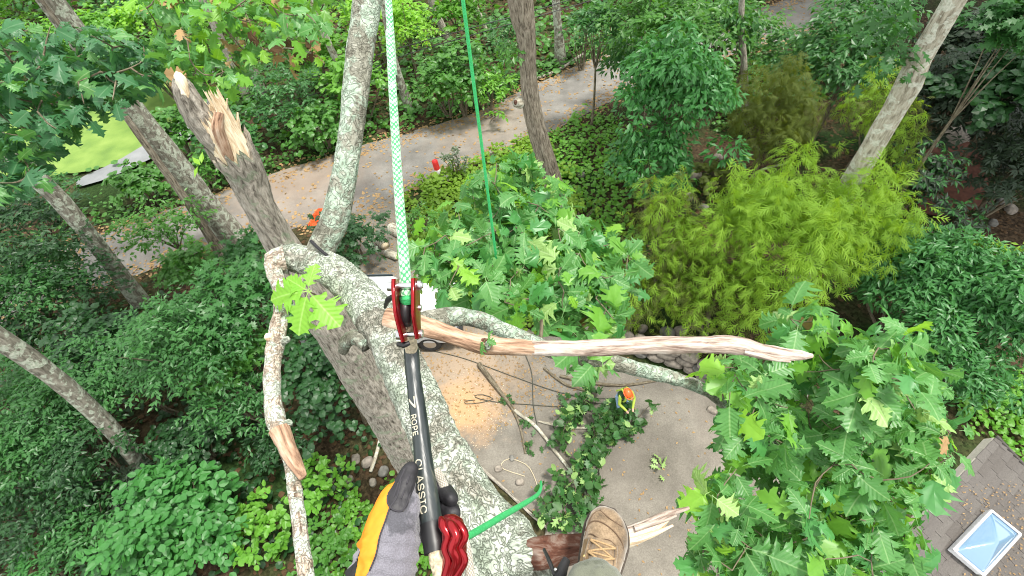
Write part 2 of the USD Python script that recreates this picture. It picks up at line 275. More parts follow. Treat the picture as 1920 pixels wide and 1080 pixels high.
def t_spray():
    """A drooping feathery spray: seven narrow fingers."""
    V, Fc = [], []
    for k, (x0, y0, ang, ln) in enumerate([(0, 0, 0, 1), (0, .18, .75, .5), (0, .18, -.75, .5), (0, .42, .65, .42), (0, .42, -.65, .42), (0, .64, .55, .32), (0, .64, -.55, .32)]):
        d = np.array([math.sin(ang), math.cos(ang)]); n = np.array([d[1], -d[0]]) * .028; a = np.array([x0, y0]); o = len(V)
        for q, wd, t in ((a, 1, 0), (a + d * ln * .55, 1, .55), (a + d * ln, .1, 1)):
            for s in (-1, 1):
                pt = q + n * s * wd; V.append((pt[0], pt[1], -.38 * pt[1] ** 2 - .25 * abs(pt[0]) - .06 * t))
        Fc += [(o, o + 1, o + 3), (o, o + 3, o + 2), (o + 2, o + 3, o + 5), (o + 2, o + 5, o + 4)]
    return np.array(V), np.array(Fc)
def t_palmate():
    """A small broad leaf of five teeth: 6 triangles."""
    V = np.array([(0, 0, 0), (-.42, .25, -.04), (-.45, .62, -.1), (0, 1, -.14), (.45, .62, -.1), (.42, .25, -.04), (0, .5, .05)], float)
    return V, np.array([(6, 0, 5), (6, 5, 4), (6, 4, 3), (6, 3, 2), (6, 2, 1), (6, 1, 0)])
def t_round():
    """A rounded leaf: 8 triangles."""
    V = np.array([(0, 0, 0), (-.27, .2, .03), (-.37, .52, .02), (-.2, .85, -.04), (0, 1, -.12), (.2, .85, -.04), (.37, .52, .02), (.27, .2, .03), (0, .5, -.05)], float)
    return V, np.array([(8, (k + 1) % 8, k) for k in range(8)])
TPL = {'simple': t_simple(), 'narrow': t_simple(.18, .05, .16), 'round': t_round(), 'lobed': t_lobed(), 'spray': t_spray(), 'palmate': t_palmate()}
OAK = [t_oak(k, 0.84 + .05 * k) for k in range(9)]

def leaves(pos, along, normal, size, tpl):
    """Leaves as one mesh: pos n x 3, the direction of each leaf, its upper side, its length."""
    V, Fc = tpl; y = unit(along); z = unit(normal - (normal * y).sum(1, keepdims=True) * y); x = np.cross(y, z)
    s = np.broadcast_to(np.asarray(size, float), (len(pos),))[:, None, None]
    v = pos[:, None] + s * (x[:, None] * V[None, :, :1] + y[:, None] * V[None, :, 1:2] + z[:, None] * V[None, :, 2:3])
    f = (Fc[None] + (np.arange(len(pos)) * len(V))[:, None, None]).reshape(-1, 3)
    return v.reshape(-1, 3), f, np.tile(V, (len(pos), 1))
UP = np.array([0, 0, 1.0])
def cloud(centers, radii, per, size, tpl, g, droop=0.35, updir=0.8, whorl=0, spread=0.6, low=-0.35):
    """Leaves round the clumps of a crown: shells of leaves, upper side outwards and to the light. whorl > 0 sets them in rosettes of that many."""
    P_, A_, N_, S_ = [], [], [], []
    for c, r in zip(centers, radii):
        n = max(3, int(per * (np.mean(r) ** 2)))
        k = max(1, n // whorl) if whorl else n
        o = unit(g.normal(size=(k * 3, 3))); o = o[o[:, 2] > low][:k]
        rr = g.uniform(0.55, 1.0, len(o)) ** 0.6
        p = c + o * r * rr[:, None]
        if whorl:
            p = np.repeat(p, whorl, 0); oo = np.repeat(o, whorl, 0); ph = np.tile(np.arange(whorl) * 2 * math.pi / whorl, len(o)) + np.repeat(g.uniform(0, 6.3, len(o)), whorl) + g.normal(0, .2, len(p))
            ax = unit(oo * .6 + UP * .7 + .25 * np.repeat(g.normal(size=(len(o), 3)), whorl, 0)); e1 = unit(np.cross(ax, [0.3, 1, .1])); e2 = np.cross(ax, e1)
            a = e1 * np.cos(ph)[:, None] + e2 * np.sin(ph)[:, None] - droop * UP * .6 + ax * .15; nn = ax + .15 * g.normal(size=p.shape); p = p + a * size * .08
        else:
            a = o * np.array([1, 1, .2]) + spread * g.normal(size=p.shape) - droop * UP; nn = o * .55 + updir * UP + .42 * g.normal(size=p.shape)
        P_.append(p); A_.append(a); N_.append(nn); S_.append(size * g.uniform(.65, 1.25, len(p)))
    return leaves(np.vstack(P_), np.vstack(A_), np.vstack(N_), np.concatenate(S_), tpl)
def sprigs(centers, radii, per, size, tpl, g, droop=0.35, flat=.45, low=-.25):
    """Leaves set along twigs that leave each clump sideways and upwards and droop: tiers with gaps and ragged edges."""
    P_, A_, N_, S_ = [], [], [], []
    nl = 9
    for c, r in zip(centers, radii):
        r = np.asarray(r); k = max(4, int(per * (np.mean(r) ** 2) / nl)); ph = g.uniform(0, 6.283, k); el = g.uniform(low, .75, k) ** 1.0 * flat * 2
        d = np.stack([np.cos(ph) * np.cos(el), np.sin(ph) * np.cos(el), np.sin(el)], 1); ln = r[0] * g.uniform(.55, 1.45, k); st = c + d * (r * g.uniform(.0, .35, k)[:, None]) + np.array([0, 0, 1]) * (r[2] * g.uniform(-.5, .5, k))[:, None]
        t = np.tile(np.linspace(.2, 1.0, nl), k) + g.normal(0, .04, k * nl); dd = np.repeat(d, nl, 0); ll = np.repeat(ln, nl)
        p = np.repeat(st, nl, 0) + dd * (ll * t)[:, None] - UP * (droop * .55 * ll * t ** 2)[:, None]
        side = np.tile(np.where(np.arange(nl) % 2, 1.0, -1.0), k); side[nl - 1::nl] = 0
        lat = np.cross(dd, UP); tang = dd - UP * (droop * 1.1 * t)[:, None]
        P_.append(p + .2 * size * g.normal(size=p.shape)); A_.append(tang * .8 + lat * side[:, None] + .3 * g.normal(size=p.shape) - UP * droop * .3); N_.append(UP + .38 * g.normal(size=p.shape) + .15 * dd); S_.append(size * g.uniform(.6, 1.25, len(p)))
    return leaves(np.vstack(P_), np.vstack(A_), np.vstack(N_), np.concatenate(S_), tpl)
def clumps(c, r, n, g, sub=0.34, low=-0.1, squash=0.8):
    """Sub-crowns over the upper side of an ellipsoid."""
    i = np.arange(n) + .5; z = 1 - (1 - low) * i / n; ph = i * 2.39996 + g.uniform(0, 6.3); s = np.sqrt(np.maximum(0, 1 - z * z))
    d = np.stack([s * np.cos(ph), s * np.sin(ph), z], 1) + .13 * g.normal(size=(n, 3))
    k = g.uniform(.5, 1.1, n)[:, None]
    cc = c + d * np.asarray(r) * k * (1 - sub * .55)
    rad = np.mean(r) * sub * g.uniform(.6, 1.3, n)[:, None] * np.array([1, 1, squash])
    return cc, rad
def stems(base, tips, r0, g, seg=6, sag=0.1):
    base = np.asarray(base, float)
    if np.mean(np.asarray(tips)[:, 2]) - base[2] > 2.4:          # a small tree: one trunk that forks
        m = np.mean(tips, 0) * [.8, .8, .62] + base * [.2, .2, .38]; m[2] = base[2] + (np.mean(np.asarray(tips)[:, 2]) - base[2]) * .6
        out = [tube([base - [0, 0, .1], (base + m) / 2 + g.normal(0, .08, 3), m], [r0 * 1.6, r0 * 1.3, r0], 8, .3, seed=3)]
        for t in tips: out.append(tube([m - [0, 0, .1], (m + t) / 2 + [0, 0, .1], t], [r0 * .7, r0 * .4, r0 * .12], seg, .4, seed=int(g.integers(99))))
        return join(out)
    """Woody stems from a base to a set of tips."""
    out = []
    for t in tips:
        b = base + np.array([g.normal(0, .06), g.normal(0, .06), -.05]); m = (b * .55 + t * .45) + np.array([0, 0, sag * np.linalg.norm(t - b)]) + g.normal(0, .05, 3) * np.linalg.norm(t - b)
        out.append(tube([b, m, t], [r0, r0 * .6, r0 * .18], seg, max(.15, np.linalg.norm(t - b) / 6), seed=int(g.integers(99))))
    return join(out)
# ------------------------------------------------------------ the ground
def pxpoly(pts, z=0.0): return np.array([G(x, y, z)[:2] for x, y in pts])
ROAD_FAR = np.array([(-40, 4.5), (-26, 9.5), (-17, 14), (-10, 17.3), (-5.2, 19.2), (-1.6, 20.4), (1.9, 22.6), (6.2, 25.3), (10, 27.0), (17, 29.2), (30, 33.5), (48, 37)], float)
ROAD_NEAR = np.array([(-40, 1.0), (-26, 5.8), (-17, 10.6), (-10.7, 13.4), (-5.6, 14.6), (-3.1, 15.9), (1.2, 18.0), (5.1, 20.5), (9, 22.9), (17, 25.2), (30, 29.8), (48, 33.4)], float)
DRIVE = pxpoly([(652, 402), (745, 372), (765, 430), (790, 520), (900, 590), (1080, 640), (1230, 690), (1330, 735), (1430, 800), (1510, 880), (1580, 980), (1610, 1080)]).tolist() + [(7.0, -1.0), (7.0, -9.0), (-1.6, -9.0)] + pxpoly([(1010, 1079), (1000, 985), (870, 838), (790, 700), (700, 580), (668, 500)]).tolist()
DRIVE = np.array(DRIVE)
def dense(p, closed=True, step=.35, jit=.0, g=np.random.default_rng(3)):
    q = np.vstack([p, p[:1]]) if closed else p
    c = smooth_path(np.column_stack([q, np.zeros(len(q))]), 1, step)[0][:, :2]
    c = c[:-1] if closed else c
    return c + jit * (meshkit.fbm(np.column_stack([c * 1.3, np.zeros(len(c))]), 3, 5)[:, None] - .5) * 2
ROAD_POLY = Polygon(np.vstack([dense(ROAD_FAR, False, .5, .35), dense(ROAD_NEAR, False, .5, .3)[::-1]])).buffer(0)
DRIVE_POLY = Polygon(dense(DRIVE, True, .35, .22)).buffer(0)
PAVED = ROAD_POLY.union(DRIVE_POLY)
LAWN_POLY = Polygon(dense(np.array([(-29, 18), (-16.5, 19.4), (-13.5, 22.5), (-15.5, 27), (-26, 28.5), (-36, 26)], float), True, .6, .3)).buffer(0)
STREET_POLY = Polygon(dense(np.array([(-17.4, 17.6), (-15.6, 18.4), (-12.6, 21.8), (-13.4, 25), (-14.5, 30), (-15, 38), (-19, 38), (-18.6, 30), (-16.2, 25.5), (-15.2, 22.5), (-16.4, 20.0), (-17.8, 18.6)], float), True, .5, .1)).buffer(-.3)

def hill(x, y):
    far = np.clip((y - 30) - .22 * np.clip(x, -60, 60), 0, 60); z = .16 * far + .05 * np.maximum(far - 8, 0)
    return z
gx = np.concatenate([np.linspace(-160, -32, 24, endpoint=False), np.linspace(-32, 32, 150, endpoint=False), np.linspace(32, 160, 25)])
gy = np.concatenate([np.linspace(-120, -8, 18, endpoint=False), np.linspace(-8, 42, 120, endpoint=False), np.linspace(42, 240, 30)])
X, Y = np.meshgrid(gx, gy, indexing='ij'); pt = np.column_stack([X.ravel(), Y.ravel(), np.zeros(X.size)])
dist = shapely.distance(PAVED.union(STREET_POLY), shapely.points(pt[:, 0], pt[:, 1]))
z = hill(pt[:, 0], pt[:, 1]) + (meshkit.fbm(pt * .45, 4, 2) - .45) * .5 * np.clip(dist / 1.2, 0, 1) - .012
pt[:, 2] = z
def gridfaces(n, m):
    i, j = np.meshgrid(np.arange(n - 1), np.arange(m - 1), indexing='ij'); a = (i * m + j).ravel()
    return np.vstack([np.stack([a, a + m, a + m + 1], 1), np.stack([a, a + m + 1, a + 1], 1)])
from scipy.interpolate import RegularGridInterpolator
_gz = RegularGridInterpolator((gx, gy), z.reshape(X.shape), bounds_error=False, fill_value=0.0)
def gz(x, y): return _gz(np.stack([np.asarray(x, float), np.asarray(y, float)], -1))
M['soil'] = mat('soil', {'g': ('geometry', {}), 'n': ('noise_texture', {'scale': .35, 'detail': 5.0}), 'n2': ('noise_texture', {'scale': 9.0, 'detail': 6.0, 'roughness': .7}), 'n3': ('voronoi_texture', {'scale': 16.0}),
    'r': ('rgb_ramp', {'ramp': [(.3, (.025, .018, .011)), (.5, (.06, .041, .025)), (.7, (.115, .077, .047))]}), 'r2': ('rgb_ramp', {'ramp': [(.42, (0, 0, 0)), (.6, (1, 1, 1))]}), 'm': ('mix', {'color2': (.022, .045, .012)}),
    'bw': ('rgb_to_bw', {}), 'h': ('mix', {'mix_type': 'overlay', 'fac': .6}), 'b': ('bump', {'strength': 1.0, 'distance': .05}), 'p': ('principled_bsdf', {'roughness': .95, 'specular_ior_level': .1})},
    [('g.position', 'n.vector'), ('g.position', 'n2.vector'), ('g.position', 'n3.vector'), ('n2.fac', 'r.fac'), ('n.fac', 'r2.fac'), ('r.color', 'm.color1'), ('r2.color', 'm.fac'), ('m.color', 'h.color1'), ('n3.color', 'bw.color'), ('bw.val', 'h.color2'), ('h.color', 'p.base_color'), ('n2.fac', 'b.height'), ('b.normal', 'p.normal')])
tag(obj('ground', (pt, gridfaces(len(gx), len(gy))), M['soil'], smooth=True), kind='structure')

def sheet(name, poly, z, m, label=None):
    vs, fs, o = [], [], 0
    for q in getattr(poly, 'geoms', [poly]):
        v, f = trimesh.creation.triangulate_polygon(q, engine='earcut'); v = np.asarray(v); f = np.asarray(f)
        a = np.cross(v[f[:, 1]] - v[f[:, 0]], v[f[:, 2]] - v[f[:, 0]]) < 0; f[a] = f[a][:, ::-1]
        vs.append(np.column_stack([v, np.full(len(v), z)])); fs.append(f + o); o += len(v)
    return tag(obj(name, (np.vstack(vs), np.vstack(fs)), m), label, kind='structure')
def paving(name, dark, mid, lite, spots=()):
    nodes = {'g': ('geometry', {}), 'n': ('noise_texture', {'scale': .8, 'detail': 5.0, 'roughness': .6}), 'n2': ('noise_texture', {'scale': 34.0, 'detail': 4.0, 'roughness': .75}), 'mm': ('mix_float', {'fac': .42}),
        'r': ('rgb_ramp', {'ramp': [(.36, dark), (.5, mid), (.63, lite)]}), 'b': ('bump', {'strength': .7, 'distance': .012}), 'p': ('principled_bsdf', {'roughness': .9, 'specular_ior_level': .2})}
    links = [('g.position', 'n.vector'), ('g.position', 'n2.vector'), ('n.fac', 'mm.a'), ('n2.fac', 'mm.b'), ('mm.result', 'r.fac'), ('n2.fac', 'b.height'), ('b.normal', 'p.normal')]
    last = 'r.color'
    for k, (c, rad, col, amt) in enumerate(spots):      # a stain of its own shape: distance from its middle, broken up by noise
        nodes |= {f's{k}': ('vector_math', {'math_type': 'distance', 'vector2': tuple(c)}), f'q{k}': ('noise_texture', {'scale': 2.4, 'detail': 6.0, 'roughness': .7}), f'a{k}': ('math', {'math_type': 'multiply_add', 'value2': rad * 1.5, 'value3': -rad * .75}),
                  f'd{k}': ('math', {'math_type': 'add'}), f'w{k}': ('map_range', {'from_min': rad * 1.1, 'from_max': rad * .25, 'to_min': 0.0, 'to_max': amt, 'clamp': True}), f'x{k}': ('mix', {'color2': col})}
        links += [('g.position', f's{k}.vector1'), ('g.position', f'q{k}.vector'), (f'q{k}.fac', f'a{k}.value1'), (f's{k}.value', f'd{k}.value1'), (f'a{k}.value', f'd{k}.value2'), (f'd{k}.value', f'w{k}.value'), (f'w{k}.result', f'x{k}.fac'), (last, f'x{k}.color1')]; last = f'x{k}.color'
    return mat(name, nodes, links + [(last, 'p.base_color')])
M['asphalt'] = paving('asphalt', (.115, .11, .10), (.18, .172, .158), (.255, .245, .225), [(G(905, 225), 3.0, (.3, .23, .17), .45), (G(560, 330), 3.5, (.3, .22, .16), .5), (G(680, 360), 1.0, (.09, .085, .082), .5)])
M['drive'] = paving('driveway_gravel', (.115, .105, .088), (.175, .16, .135), (.255, .236, .20), [(G(880, 700), 2.0, (.36, .27, .19), .75), (G(872, 765), 1.05, (.47, .29, .15), .85), (G(1120, 860), 1.4, (.12, .105, .09), .5), (G(1400, 800), 1.5, (.24, .2, .17), .4)])
M['street'] = paving('pale_asphalt', (.15, .16, .165), (.19, .2, .205), (.24, .25, .255))
M['lawn'] = mat('lawn_turf', {'g': ('geometry', {}), 'n': ('noise_texture', {'scale': 1.2, 'detail': 5.0}), 'n2': ('noise_texture', {'scale': 50.0, 'detail': 3.0}), 'm': ('mix_float', {'fac': .4}), 'r': ('rgb_ramp', {'ramp': [(.35, (.10, .185, .03)), (.5, (.15, .25, .042)), (.66, (.215, .31, .065))]}), 'b': ('bump', {'strength': .8, 'distance': .03}), 'p': ('principled_bsdf', {'roughness': .85})},
    [('g.position', 'n.vector'), ('g.position', 'n2.vector'), ('n.fac', 'm.a'), ('n2.fac', 'm.b'), ('m.result', 'r.fac'), ('r.color', 'p.base_color'), ('n2.fac', 'b.height'), ('b.normal', 'p.normal')])
sheet('road', ROAD_POLY, .004, M['asphalt'], 'narrow grey leaf-strewn lane running through the woods')
sheet('driveway', DRIVE_POLY, .008, M['drive'], 'gravelly driveway with a patch of orange sawdust below the tree')
sheet('lawn', LAWN_POLY, .10, M['lawn'], 'sunlit mown lawn beyond the left trees')
sheet('street', STREET_POLY,   .12, M['street'], 'pale street at the edge of the lawn')

def within(poly, n, g):
    x0, y0, x1, y1 = poly.bounds; out = np.zeros((0, 2))
    while len(out) < n:
        q = g.uniform((x0, y0), (x1, y1), (n * 3, 2)); out = np.vstack([out, q[shapely.contains_xy(poly, q[:, 0], q[:, 1])]])
    return out[:n]
def scatter_flat(xy, z, size, tpl, g, tilt=.25):
    p = np.column_stack([xy, z]); a = np.column_stack([g.normal(size=(len(p), 2)), .1 * g.normal(size=len(p))])
    return leaves(p, a, UP + tilt * g.normal(size=p.shape), size * g.uniform(.6, 1.3, len(p)), tpl)
def cover(name, label, cat, poly, n, size, height, m, tpl='palmate', seed=0, group=None):
    """Low plants that nobody could count: one object."""
    g = np.random.default_rng(seed); q = within(poly.buffer(.7), int(n * 1.15), g); ed = shapely.distance(poly.boundary, shapely.points(q[:, 0], q[:, 1])) * np.where(shapely.contains_xy(poly, q[:, 0], q[:, 1]), 1, -1)
    q = q[ed > (meshkit.fbm(np.column_stack([q * 1.6, np.zeros(len(q))]), 4, seed + 9) - .45) * 2.6]; q = q[~shapely.contains_xy(PAVED.buffer(-.12), q[:, 0], q[:, 1])]
    h = g.uniform(.02, 1, len(q)) * height * (.25 + 1.2 * meshkit.fbm(np.column_stack([q * 1.1, np.zeros(len(q))]), 3, seed))
    p = np.column_stack([q, gz(q[:, 0], q[:, 1]) + h])
    a = np.column_stack([g.normal(size=(len(p), 2)), g.normal(0, .3, len(p))]); v = leaves(p, a, UP * .9 + .4 * g.normal(size=p.shape), size * g.uniform(.6, 1.3, len(p)), TPL[tpl])
    return obj(name, v, m, label=label, cat=cat, kind='stuff', group=group)

# litter on the paving and the forest floor
g = np.random.default_rng(11)
edge = ROAD_POLY.boundary.buffer(.75).intersection(ROAD_POLY.buffer(.5)); near = Polygon([(-24, 2), (14, 2), (22, 32), (-24, 32)])
q = np.vstack([within(edge.intersection(near), 5200, g), within(ROAD_POLY.intersection(near), 1300, g)])
obj('fallen_leaves', scatter_flat(q, np.full(len(q), .022), .115, TPL['palmate'], g), L['dry'], label='tan fallen leaves scattered along the edges of the lane', cat='fallen leaves', kind='stuff')
q = np.vstack([within(DRIVE_POLY.intersection(Polygon(pxpoly([(650, 400), (760, 400), (820, 560), (1000, 640), (1080, 760), (900, 820), (700, 600)]))), 1500, g), within(DRIVE_POLY, 1500, g)])
obj('fallen_leaves', scatter_flat(q, np.full(len(q), .024), .075, TPL['simple'], g), L['dry'], label='small pale leaves and wood chips scattered over the gravel driveway', cat='fallen leaves', kind='stuff')
q = within(Polygon(pxpoly([(850, 690), (940, 690), (960, 800), (900, 850), (850, 800)])), 420, g)
obj('wood_chips', scatter_flat(q, np.full(len(q), .024), .028, TPL['simple'], g, .5), M['wood_torn'], label='orange wood chips in the sawdust patch beside the leaning trunk', cat='wood chips', kind='stuff')
q = within(Polygon([(-24, 1.5), (-1, 1.5), (-4, 14), (-20, 16)]), 7000, g)
q = q[~shapely.contains_xy(PAVED.buffer(-.1), q[:, 0], q[:, 1])]
obj('leaf_litter', scatter_flat(q, gz(q[:, 0], q[:, 1]) + .02, .13, TPL['palmate'], g), L['brown'], label='brown leaf litter on the forest floor left of the trunk', cat='leaf litter', kind='stuff')
q = within(Polygon([(2.0, 10.5), (22, 5), (26, 24), (8, 22), (3, 17)]), 7000, g)
q = q[~shapely.contains_xy(PAVED.buffer(-.1), q[:, 0], q[:, 1])]
obj('leaf_litter', scatter_flat(q, gz(q[:, 0], q[:, 1]) + .02, .12, TPL['palmate'], g), L['brown'], label='reddish brown leaf litter under the shrubs right of the driveway', cat='leaf litter', kind='stuff')
q = within(Polygon([(-12, 20), (-2, 21), (6, 26), (18, 30), (24, 40), (-12, 40)]), 8000, g)
q = q[~shapely.contains_xy(PAVED.buffer(-.1), q[:, 0], q[:, 1])]
obj('leaf_litter', scatter_flat(q, gz(q[:, 0], q[:, 1]) + .02, .16, TPL['palmate'], g), L['brown'], label='leaf litter in the dark wood beyond the lane', cat='leaf litter', kind='stuff')

# low plants
cover('ground_cover', 'bright yellow-green ground cover on the bank between lane and driveway', 'ground cover', Polygon(pxpoly([(745, 395), (800, 335), (900, 292), (985, 258), (1060, 300), (1080, 400), (1080, 620), (900, 585), (790, 520), (760, 440)])), 11000, .15, .5, L['cover'], seed=1)
cover('ground_cover', 'green low plants on the slope right of the brown roadside trunk', 'ground cover', Polygon(pxpoly([(1010, 250), (1140, 190), (1200, 260), (1200, 470), (1090, 460), (1040, 340)])), 3600, .15, .45, L['bright'], seed=2)
cover('verge_grass', 'green verge of weeds along the far edge of the lane', 'verge', Polygon(np.vstack([dense(ROAD_FAR, False, .5, .1)[30:190] + [0, .1], (dense(ROAD_FAR, False, .5, .1)[30:190] + [-.5, 1.7])[::-1]])).buffer(0), 9000, .17, .4, L['mid'], seed=3)
cover('ground_cover', 'patchy green weeds and moss on the ground below the glove', 'ground cover', Polygon(pxpoly([(560, 1079), (570, 960), (640, 930), (760, 900), (800, 1000), (1000, 1079)])), 3200, .12, .3, L['bright'], seed=4)
cover('ground_cover', 'low dark plants covering the forest floor at the left', 'ground cover', Polygon([(-22, 2), (-4.2, 2), (-3.4, 8), (-6, 13.2), (-20, 10)]), 4200, .17, .35, L['dark'], seed=5)
cover('woodland_plants', 'green low plants on the ground of the wood beyond the lane at the left', 'ground cover', Polygon([(-34, 12.5), (-17, 19), (-10, 18.6), (-4, 20), (3, 23.6), (10, 28), (18, 31), (18, 40), (-34, 40)]).difference(LAWN_POLY.union(STREET_POLY)), 9500, .3, .5, L['mid'], seed=8)
cover('ground_cover', 'sunlit weeds growing past the corner of the shingled roof', 'ground cover', Polygon(pxpoly([(1800, 740), (1930, 700), (2050, 860), (1930, 900), (1820, 840)])), 1900, .13, .4, L['bright'], seed=6)
cover('ground_cover', 'low green plants by the lane behind the tall laurel', 'ground cover', Polygon(pxpoly([(1300, 130), (1480, 90), (1560, 60), (1560, 180), (1350, 250)])), 2500, .2, .5, L['mid'], seed=7)

# ------------------------------------------------------------ shrubs
def shrub(name, label, cat, px, py, rx, ry, hc, m, tpl='simple', size=.14, n=26, seed=0, cover_=2.2, group=None, whorl=0, droop=.35, sub=.36, low=-.25, m2=None, count=0, squash=.8, stem=True, spread=.6, dense=False):
    """A shrub or low tree: woody stems from its base, a crown of uneven clumps of leaves. rx, ry in pixels of the photograph, hc = height of the crown's middle."""
    g = np.random.default_rng(1000 + seed); c = G(px, py, hc); d = depth(c); r = np.array([rx * d / F, (rx + ry) / 2 * d / F, ry * d / F])
    base = np.array([c[0], c[1], float(gz(c[0], c[1]))]); r[2] = min(r[2], max(hc - base[2], .3) * 1.15)
    t = thing(name, label, cat, base, group)
    cc, rad = clumps(c, r, n if (whorl or dense or tpl in ('spray', 'narrow')) else max(8, int(n * .8)), g, sub, low, squash if (whorl or dense or tpl in ('spray', 'narrow')) else .4)
    if stem: obj('stem', stems(base, cc[:: max(1, n // 7)], .018 + .02 * float(np.mean(r)), g), M['twig'], t)
    area = {'simple': .62, 'narrow': .42, 'round': .7, 'lobed': .4, 'spray': .3, 'palmate': .6}[tpl] * size ** 2 * .45
    per = cover_ * 5.2 / area * .62
    if whorl or dense or tpl in ('spray', 'narrow'): V, Fc, _ = cloud(cc, rad, per, size, TPL[tpl], g, droop, whorl=whorl, spread=spread)
    else: V, Fc, _ = sprigs(cc, rad, per * .8, size, TPL[tpl], g, droop)
    k = len(TPL[tpl][0]); nl = len(V) // k; nf = len(TPL[tpl][1])
    if count:                                               # the largest leaves in view are parts of their own
        px_, dd = project(V.reshape(nl, k, 3).mean(1)); inside = (px_[:, 0] > 0) & (px_[:, 0] < 1920) & (px_[:, 1] > 0) & (px_[:, 1] < 1080)
        hgt = V.reshape(nl, k, 3)[:, :, 2].mean(1); order = np.argsort(-(inside * 1.0 / dd)); order = order[:count]
        own = set(order.tolist()); 
        for i in order: obj('leaf', (V[i * k:(i + 1) * k], TPL[tpl][1]), m, t)
        keep = np.array([i for i in range(nl) if i not in own]); V = V.reshape(nl, k, 3)[keep].reshape(-1, 3); nl = len(keep); Fc = (TPL[tpl][1][None] + (np.arange(nl) * k)[:, None, None]).reshape(-1, 3)
    if m2 is not None:
        h = g.random(nl) < .4; V3 = V.reshape(nl, k, 3)
        for a, mm in ((~h, m), (h, m2)):
            vv = V3[a].reshape(-1, 3); ff = (TPL[tpl][1][None] + (np.arange(a.sum()) * k)[:, None, None]).reshape(-1, 3); obj('leaves', (vv, ff), mm, t, kind='stuff')
    else: obj('leaves', (V, Fc), m, t, kind='stuff')
    return t
S = shrub
UND = 'undergrowth shrubs in the wood left of the trunk'
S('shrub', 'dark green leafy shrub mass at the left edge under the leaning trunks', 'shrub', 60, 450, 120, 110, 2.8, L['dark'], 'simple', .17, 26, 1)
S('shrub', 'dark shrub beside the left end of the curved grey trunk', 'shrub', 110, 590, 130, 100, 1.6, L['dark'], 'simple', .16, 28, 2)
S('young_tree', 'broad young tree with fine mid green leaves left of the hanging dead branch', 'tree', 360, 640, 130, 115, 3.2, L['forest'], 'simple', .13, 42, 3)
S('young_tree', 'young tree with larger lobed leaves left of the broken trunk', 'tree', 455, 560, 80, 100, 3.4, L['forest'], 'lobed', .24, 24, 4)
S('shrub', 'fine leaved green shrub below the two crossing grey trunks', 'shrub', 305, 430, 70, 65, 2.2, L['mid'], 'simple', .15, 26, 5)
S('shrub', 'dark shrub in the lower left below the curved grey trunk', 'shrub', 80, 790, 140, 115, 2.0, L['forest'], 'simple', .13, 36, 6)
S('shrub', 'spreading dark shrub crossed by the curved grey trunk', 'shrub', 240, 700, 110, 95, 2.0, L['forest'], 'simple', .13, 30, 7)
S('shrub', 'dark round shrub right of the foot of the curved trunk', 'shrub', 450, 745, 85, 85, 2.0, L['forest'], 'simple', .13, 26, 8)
S('shrub', 'dark green shrub behind the leaning broken trunk', 'shrub', 625, 700, 85, 110, 2.4, L['dark'], 'palmate', .16, 28, 9)
S('shrub', 'large rounded shrub with broad bluish green leaves at the bottom left', 'shrub', 335, 985, 125, 100, 1.3, L['broad'], 'round', .165, 40, 10, count=300, m2=None, cover_=2.3)
S('shrub', 'dark shrub in the bottom left corner', 'shrub', 60, 960, 120, 120, .9, L['dark'], 'simple', .13, 26, 11)
S('shrub', 'light green fine leaved sprig at the bottom edge near the left corner', 'shrub', 60, 1075, 70, 40, .9, L['broad'], 'simple', .12, 12, 12)
S('shrub', 'small bright yellow-green shrub right of the hanging dead branch', 'shrub', 595, 900, 50, 55, .8, L['bright'], 'round', .13, 14, 13)
S('shrub', 'low yellow-green shrub between the broad leaved shrub and the dead branch', 'shrub', 490, 990, 70, 60, .7, L['bright'], 'round', .14, 16, 14)
S('shrub', 'low green shrub at the bottom left of the glove', 'shrub', 610, 1040, 70, 60, .5, L['mid'], 'round', .12, 16, 15)
S('rhododendron', 'small grey-green rhododendron at the foot of the curved trunk', 'shrub', 235, 915, 80, 40, .6, L['rhodo'], 'narrow', .16, 14, 16, whorl=7, cover_=1.4)
S('shrub', 'green shrub with white flower specks at the left edge', 'shrub', 40, 700, 90, 70, 1.5, L['forest'], 'simple', .13, 20, 17)
S('shrub', 'dark leafy shrub under the lichen limb beside the lane', 'shrub', 660, 450, 75, 55, 1.0, L['dark'], 'lobed', .24, 18, 18)
S('shrub', 'dark green shrub at the foot of the leaning grey trunk', 'shrub', 470, 475, 60, 50, 1.2, L['forest'], 'lobed', .24, 16, 19)
